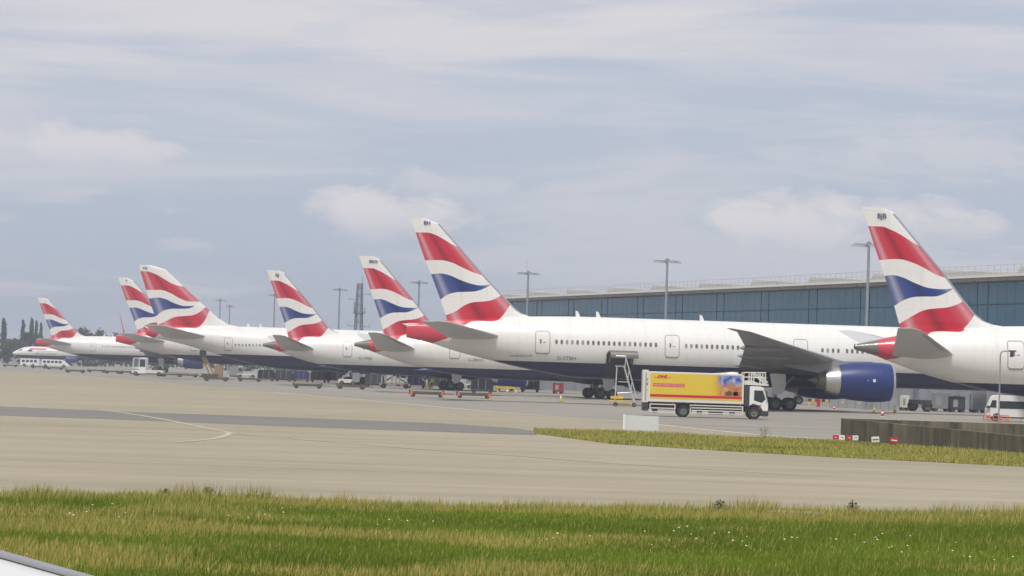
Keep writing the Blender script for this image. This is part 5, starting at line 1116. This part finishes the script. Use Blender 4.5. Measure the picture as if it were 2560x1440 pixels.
def jet_bridge(px, Y, label):
    p = atY(px, 1000, Y); d = Vector((.952, .305, 0)); t = thing('jet_bridge', label, 'jet bridge', (p.x, p.y, 0), R(17))
    q = MB(); q.bb(-7, 27, -1.5, 1.5, 4.2, 7.0); tn = q.build('tunnel', M['tbase'], t, bevel=.05)
    for i in range(8): q = MB(); x = -6 + i * 4; q.bb(x, x + .15, -1.56, 1.56, 4.1, 7.06); q.build('tunnel_rib', M['grey'], tn)
    q = MB(); q.bb(-.5, .5, -.9, .9, 1.3, 4.19); q.build('lift_column', M['grey'], t); q = MB(); q.bb(-.4, .4, -2.2, 2.2, .8, 1.3); q.build('bogie', M['dark'], t)
    for y in (-1.9, 1.9): o = place(AW, 'wheel', t, (0, y, .62), (0, 0, 0)); o.scale = (.94,) * 3
    q = MB(); q.tube((9, -1.2, 0), (9, -1.2, 4.2), .3, n=10); q.build('support_leg', M['tbase'], t)
jet_bridge(2300, 338, 'grey wheeled jet bridge glimpsed under the BJB belly')
for nm, px, Y, w, d, h, mt, lab, cat in [('service_cabinet', 2447, 345, 1.6, 1.0, 2.6, 'tbase', 'tall grey service cabinet left of the minibus', 'cabinet'), ('service_cabinet', 2436, 350, .9, .8, 2.1, 'engblue', 'blue service cabinet left of the minibus', 'cabinet'), ('ground_unit', 2392, 340, 1.6, 1.4, 1.8, 'dark', 'dark ground power unit under the BJB belly', 'ground unit'), ('ground_unit', 2352, 347, 2.0, 1.2, 2.2, 'wing', 'pale grey ground unit between the jet bridge wheels and the dark unit', 'ground unit'), ('ground_unit', 2262, 346, .9, 1, 1.7, 'offwhite', 'narrow white ground unit right of the blue engine', 'ground unit'), ('ground_unit', 1262, 470, 3, 1.5, 1.6, 'yellow', 'yellow ground unit under the fuselage left of the three far cones', 'ground unit'), ('ground_unit', 1395, 440, 1.4, 1.2, 1.6, 'dullred', 'red ground unit left of the wheels under the long airliner', 'ground unit'), ('ground_unit', 765, 640, 3, 1.4, 1.5, 'tan', 'brown ground unit under the jumbo belly', 'ground unit')]:
    p = atY(px, 990, Y); t = thing(nm, lab, cat, (p.x, p.y, 0), R(10)); q = MB(); q.bb(-w / 2, w / 2, -d / 2, d / 2, .3, h); bd = q.build('body', M[mt], t, bevel=.05); q = MB(); q.bb(-w * .4, -w * .05, -d / 2 - .03, -d / 2, .6, h * .8); q.build('door_panel', M['seam'], bd)
    for x in (-w * .35, w * .35):
        for y in (-d * .4, d * .4): o = place(SW, 'wheel', t, (x, y, .22))
    q = MB(); q.bb(-w * .2, w * .2, -d * .2, d * .2, h, h + .12); q.build('lid', M['grey'], t)
# ramp worker
def worker(px, py):
    p = gp(px, py); t = thing('person', 'ramp worker in a yellow high visibility jacket beside the wheels', 'person', (p.x, p.y, 0), R(25))
    J = [(0, 0, .95), (0, 0, 1.15), (0, 0, 1.42), (0, .01, 1.52), (0, .02, 1.64), (0, .02, 1.74), (-.10, 0, .9), (-.11, .03, .48), (-.12, 0, .09), (-.12, -.14, .04), (.10, 0, .9), (.12, -.06, .48), (.13, .06, .09), (.13, -.08, .04), (-.2, 0, 1.4), (-.25, .02, 1.12), (-.24, -.14, .9), (.2, 0, 1.4), (.26, -.05, 1.14), (.22, -.25, 1.02)]
    Ed = [(0, 1), (1, 2), (2, 3), (3, 4), (4, 5), (0, 6), (6, 7), (7, 8), (8, 9), (0, 10), (10, 11), (11, 12), (12, 13), (2, 14), (14, 15), (15, 16), (2, 17), (17, 18), (18, 19)]
    rad = [.15, .15, .15, .06, .095, .08, .09, .065, .05, .04, .09, .065, .05, .04, .07, .052, .04, .07, .052, .04]
    me = bpy.data.meshes.new('body'); me.from_pydata(J, Ed, []); o = bpy.data.objects.new('body', me); link(o, t)
    md = o.modifiers.new('skin', 'SKIN'); 
    for v, r_ in zip(me.skin_vertices[0].data, rad): v.radius = (r_, r_ * .85)
    me.skin_vertices[0].data[0].use_root = True; o.modifiers.new('sub', 'SUBSURF').levels = 1
    m, n, l, b = newmat('worker_clothes'); tc = n.new('ShaderNodeTexCoord'); sp = n.new('ShaderNodeSeparateXYZ'); l.new(tc.outputs['Object'], sp.inputs[0]); cr_ = n.new('ShaderNodeValToRGB'); cr_.color_ramp.interpolation = 'CONSTANT'; e = cr_.color_ramp.elements; e[0].color = (.02, .022, .035, 1); e[1].position = .47; e[1].color = (.55, .80, .05, 1); q = e.new(.765); q.color = (.45, .27, .19, 1); q = e.new(.85); q.color = (.05, .03, .02, 1)
    l.new(g_math(n, l, 'DIVIDE', sp.outputs[2], 2.0), cr_.inputs[0]); l.new(cr_.outputs[0], b.inputs['Base Color']); b.inputs['Roughness'].default_value = .8; me.materials.append(m)
worker(1080, 972)
p = gp(1064, 975); t = thing('tow_bar', 'yellow folding tow frame leaning beside the worker', 'tow bar', (p.x, p.y, 0))
for a, b in (((-.6, 1.7), (1.0, 0)), ((-.2, 0), (1.0, 1.6))): q = MB(); q.tube((a[0], 0, a[1]), (b[0], .1, b[1] + .05), .07, n=6); q.build('bar', M['yellow'], t)

# ------------------------------------------------------------------ far left: airliner facing left and coaches
def far_airliner():
    p = atY(31, 884, 1090); t = thing('airliner', 'small far airliner facing left, red ribbon on its forward fuselage', 'aircraft', (p.x, p.y, 0), R(186)); L_ = 47; r_ = 2.1; zc = 4.6
    S = [(0, zc + .9, zc + 1.2, .1), (6, zc - .6, zc + 1.8, 1.2), (14, zc - 2.0, zc + r_, r_), (30, zc - r_, zc + r_, r_), (37, zc - r_, zc + r_, r_), (41, zc - r_ * .98, zc + r_ * .95, r_ * .95), (44, zc - r_ * .85, zc + r_ * .62, r_ * .75), (46, zc - r_ * .6, zc + r_ * .1, r_ * .45), (46.8, zc - r_ * .4, zc - r_ * .1, .3), (47, zc - .55, zc - .45, .05)]
    S = [(x - L_, a, b, w) for x, a, b, w in S]; fu = Fus.__new__(Fus); fu.S = S; fu.x0 = S[0][0]; fu.L = 0
    D = dict(A787); m_, n, l, b = newmat('far_livery'); tc = n.new('ShaderNodeTexCoord'); sp = n.new('ShaderNodeSeparateXYZ'); l.new(tc.outputs['Object'], sp.inputs[0]); mx = n.new('ShaderNodeMix'); mx.data_type = 'RGBA'; l.new(g_math(n, l, 'GREATER_THAN', zc - 1.1, sp.outputs[2]), mx.inputs[0]); mx.inputs[6].default_value = (*WHITE, 1); mx.inputs[7].default_value = (*BELLY, 1); l.new(mx.outputs[2], b.inputs['Base Color']); b.inputs['Roughness'].default_value = .35
    place(fu.mesh('fuselage', m_), 'fuselage', t)
    for sd_ in (-1, 1):
        q = patch(fu, -2.75, -2.35, zc + .35, zc + .95, sd_, .02, 2, 2); q.build('cockpit_window', M['glass'], t); q = patch(fu, -3.5, -2.95, zc + .5, zc + 1.05, sd_, .02, 2, 2); q.build('cockpit_window', M['glass'], t)
        q = patch(fu, -12.2, -6.2, zc + .95, zc + 1.45, sd_, .02, 8, 3); q.build('ribbon', M['dhlred'], t)
        q = patch(fu, -7.2, -5.6, zc + .25, zc + .9, sd_, .02, 4, 3); q.build('ribbon_curl', M['navy'], t)
        for i in range(26): q = patch(fu, -9.5 - i * .8, -9.25 - i * .8, zc + .3, zc + .65, sd_, .02, 1, 1); q.build('window', M['winglass'], t)
        vv, ff = text_faces('BRITISH AIRWAYS', 1.1); q = MB(); q.add([fu.surf((-16.5 + a[0] * .85) if sd_ < 0 else (-8.5 - a[0] * .85), zc - .75 + a[1] * .8, sd_, .025) for a in vv], ff); tag(q.build('airline_name', M['lettering'], t), kind='stuff')
        w = [(1.8, -29, -21.5, zc - 1.2), (7, -29, -24.5, zc - .7), (18, -31.8, -30.2, zc + .6)]
        wm_ = wing_mesh('wing', w, sd_, .11, M['wing']); wg = place(wm_, 'wing', t)
        q = MB(); q.lathe([(-4.2, .7), (-3, 1.15), (-1, 1.25), (0, 1.05), (-.4, .95)], (-19.5, sd_ * 6.2, zc - 2.3), 'X', 20); q.build('engine', M['engblue'], t, True)
        q = MB(); q.tube((-26.5, sd_ * 3.2, .5), (-26.5, sd_ * 3.2, zc - 1.2), .15); g_ = q.build('landing_gear', M['grey'], t)
        for k in (-.6, .6): place(AW, 'wheel', g_, (-26.5 + k, sd_ * 3.2, .62))
        st = [(.4, -L_ + 2.5, -L_ + 6.5, zc + 1.1), (7, -L_ + .3, -L_ + 2.2, zc + 1.9)]; place(wing_mesh('tailplane', st, sd_, .1, M['tail']), 'tailplane', t)
    m = MB(); m.loft([foil_ring((x1, 0, z), (x0, 0, z), (0, 1, 0), .08) for x0, x1, z in ((-L_ + 2.6, -L_ + 9.5, zc + 1.2), (-L_ - .2, -L_ + 2.4, zc + 8.5))]); m.build('vertical_fin', M['red'], t, True)
    q = MB(); q.tube((-6, 0, .5), (-6, 0, zc - 1.8), .13); g_ = q.build('nose_gear', M['white'], t); o = place(AW, 'wheel', g_, (-6, .25, .5)); o.scale = (.75,) * 3; o = place(AW, 'wheel', g_, (-6, -.25, .5)); o.scale = (.75,) * 3
far_airliner()
def coach(px, py, L_, h, label, sloped):
    p = gp(px, py); t = thing('coach', label, 'coach', (p.x, p.y, 0)); q = MB(); q.prism([(0, .4), (L_, .4), (L_ - (1.6 if sloped else 0), h * .75 if sloped else h), (L_ - (2.6 if sloped else 0), h), (0, h)], 0, 2.3); b = q.build('body', M['white'], t, bevel=.06)
    n = int(L_ / 1.2) - (2 if sloped else 0)
    for i in range(n): q = MB(); q.bb(.5 + i * 1.2, 1.35 + i * 1.2, -.03, 0, h * .55, h * .85); q.build('window', M['glass'], b)
    for x in (1.2, L_ - 1.8):
        for y in (.05, 2.2): o = place(SW, 'wheel', t, (x, y, .45)); o.scale = (2,) * 3
coach(50, 916, 5.6, 2.4, 'white van parked under the nose of the far airliner', False)
coach(103, 917, 8.6, 2.3, 'white coach with a sloped front right of the white van', True)

# ------------------------------------------------------------------ wing edge of the aircraft the view is taken from
t = thing('near_wing', 'pale grey edge of a near wing in the bottom left corner', 'wing', (0, 0, 0))
z0 = 2.35
def wp(px, py, dz=0): return gp(px, py, z0 + dz)
a0, a1 = wp(-900, 1120), wp(330, 1468); b0, b1 = wp(-900, 1300), wp(330, 1650)
def slab(name, e0, e1, f0, f1, th, mat, lift=0):
    m = MB(); P = [e0, e1, f1, f0]; m.add([(v.x, v.y, v.z + lift) for v in P] + [(v.x, v.y, v.z + lift - th) for v in P], [(0, 1, 2, 3), (7, 6, 5, 4), (0, 4, 5, 1), (1, 5, 6, 2), (2, 6, 7, 3), (3, 7, 4, 0)]); return m.build(name, mat, t, bevel=.01)
slab('wing_skin', a0, a1, wp(-900, 1900), wp(330, 2200), .18, M['white'])
slab('trailing_strip', wp(-900, 1133), wp(330, 1481), wp(-900, 1143), wp(330, 1491), .02, M['wing'], .022)

# ------------------------------------------------------------------ haze
hz = MB(); hz.bb(-700, 500, -60, 1500, -1, 29.5); ho = hz.build('haze', [])
hm = bpy.data.materials.new('haze_air'); hm.use_nodes = True; hn = hm.node_tree.nodes; hn.clear(); hv = hn.new('ShaderNodeVolumePrincipled'); hout = hn.new('ShaderNodeOutputMaterial')
hv.inputs['Color'].default_value = (.86, .90, .97, 1); hv.inputs['Density'].default_value = .00032; hv.inputs['Anisotropy'].default_value = .2
hm.node_tree.links.new(hv.outputs[0], hout.inputs['Volume']); ho.data.materials.clear(); ho.data.materials.append(hm)
tag(ho, 'thin pale air haze over the whole airfield', 'haze', kind='stuff')
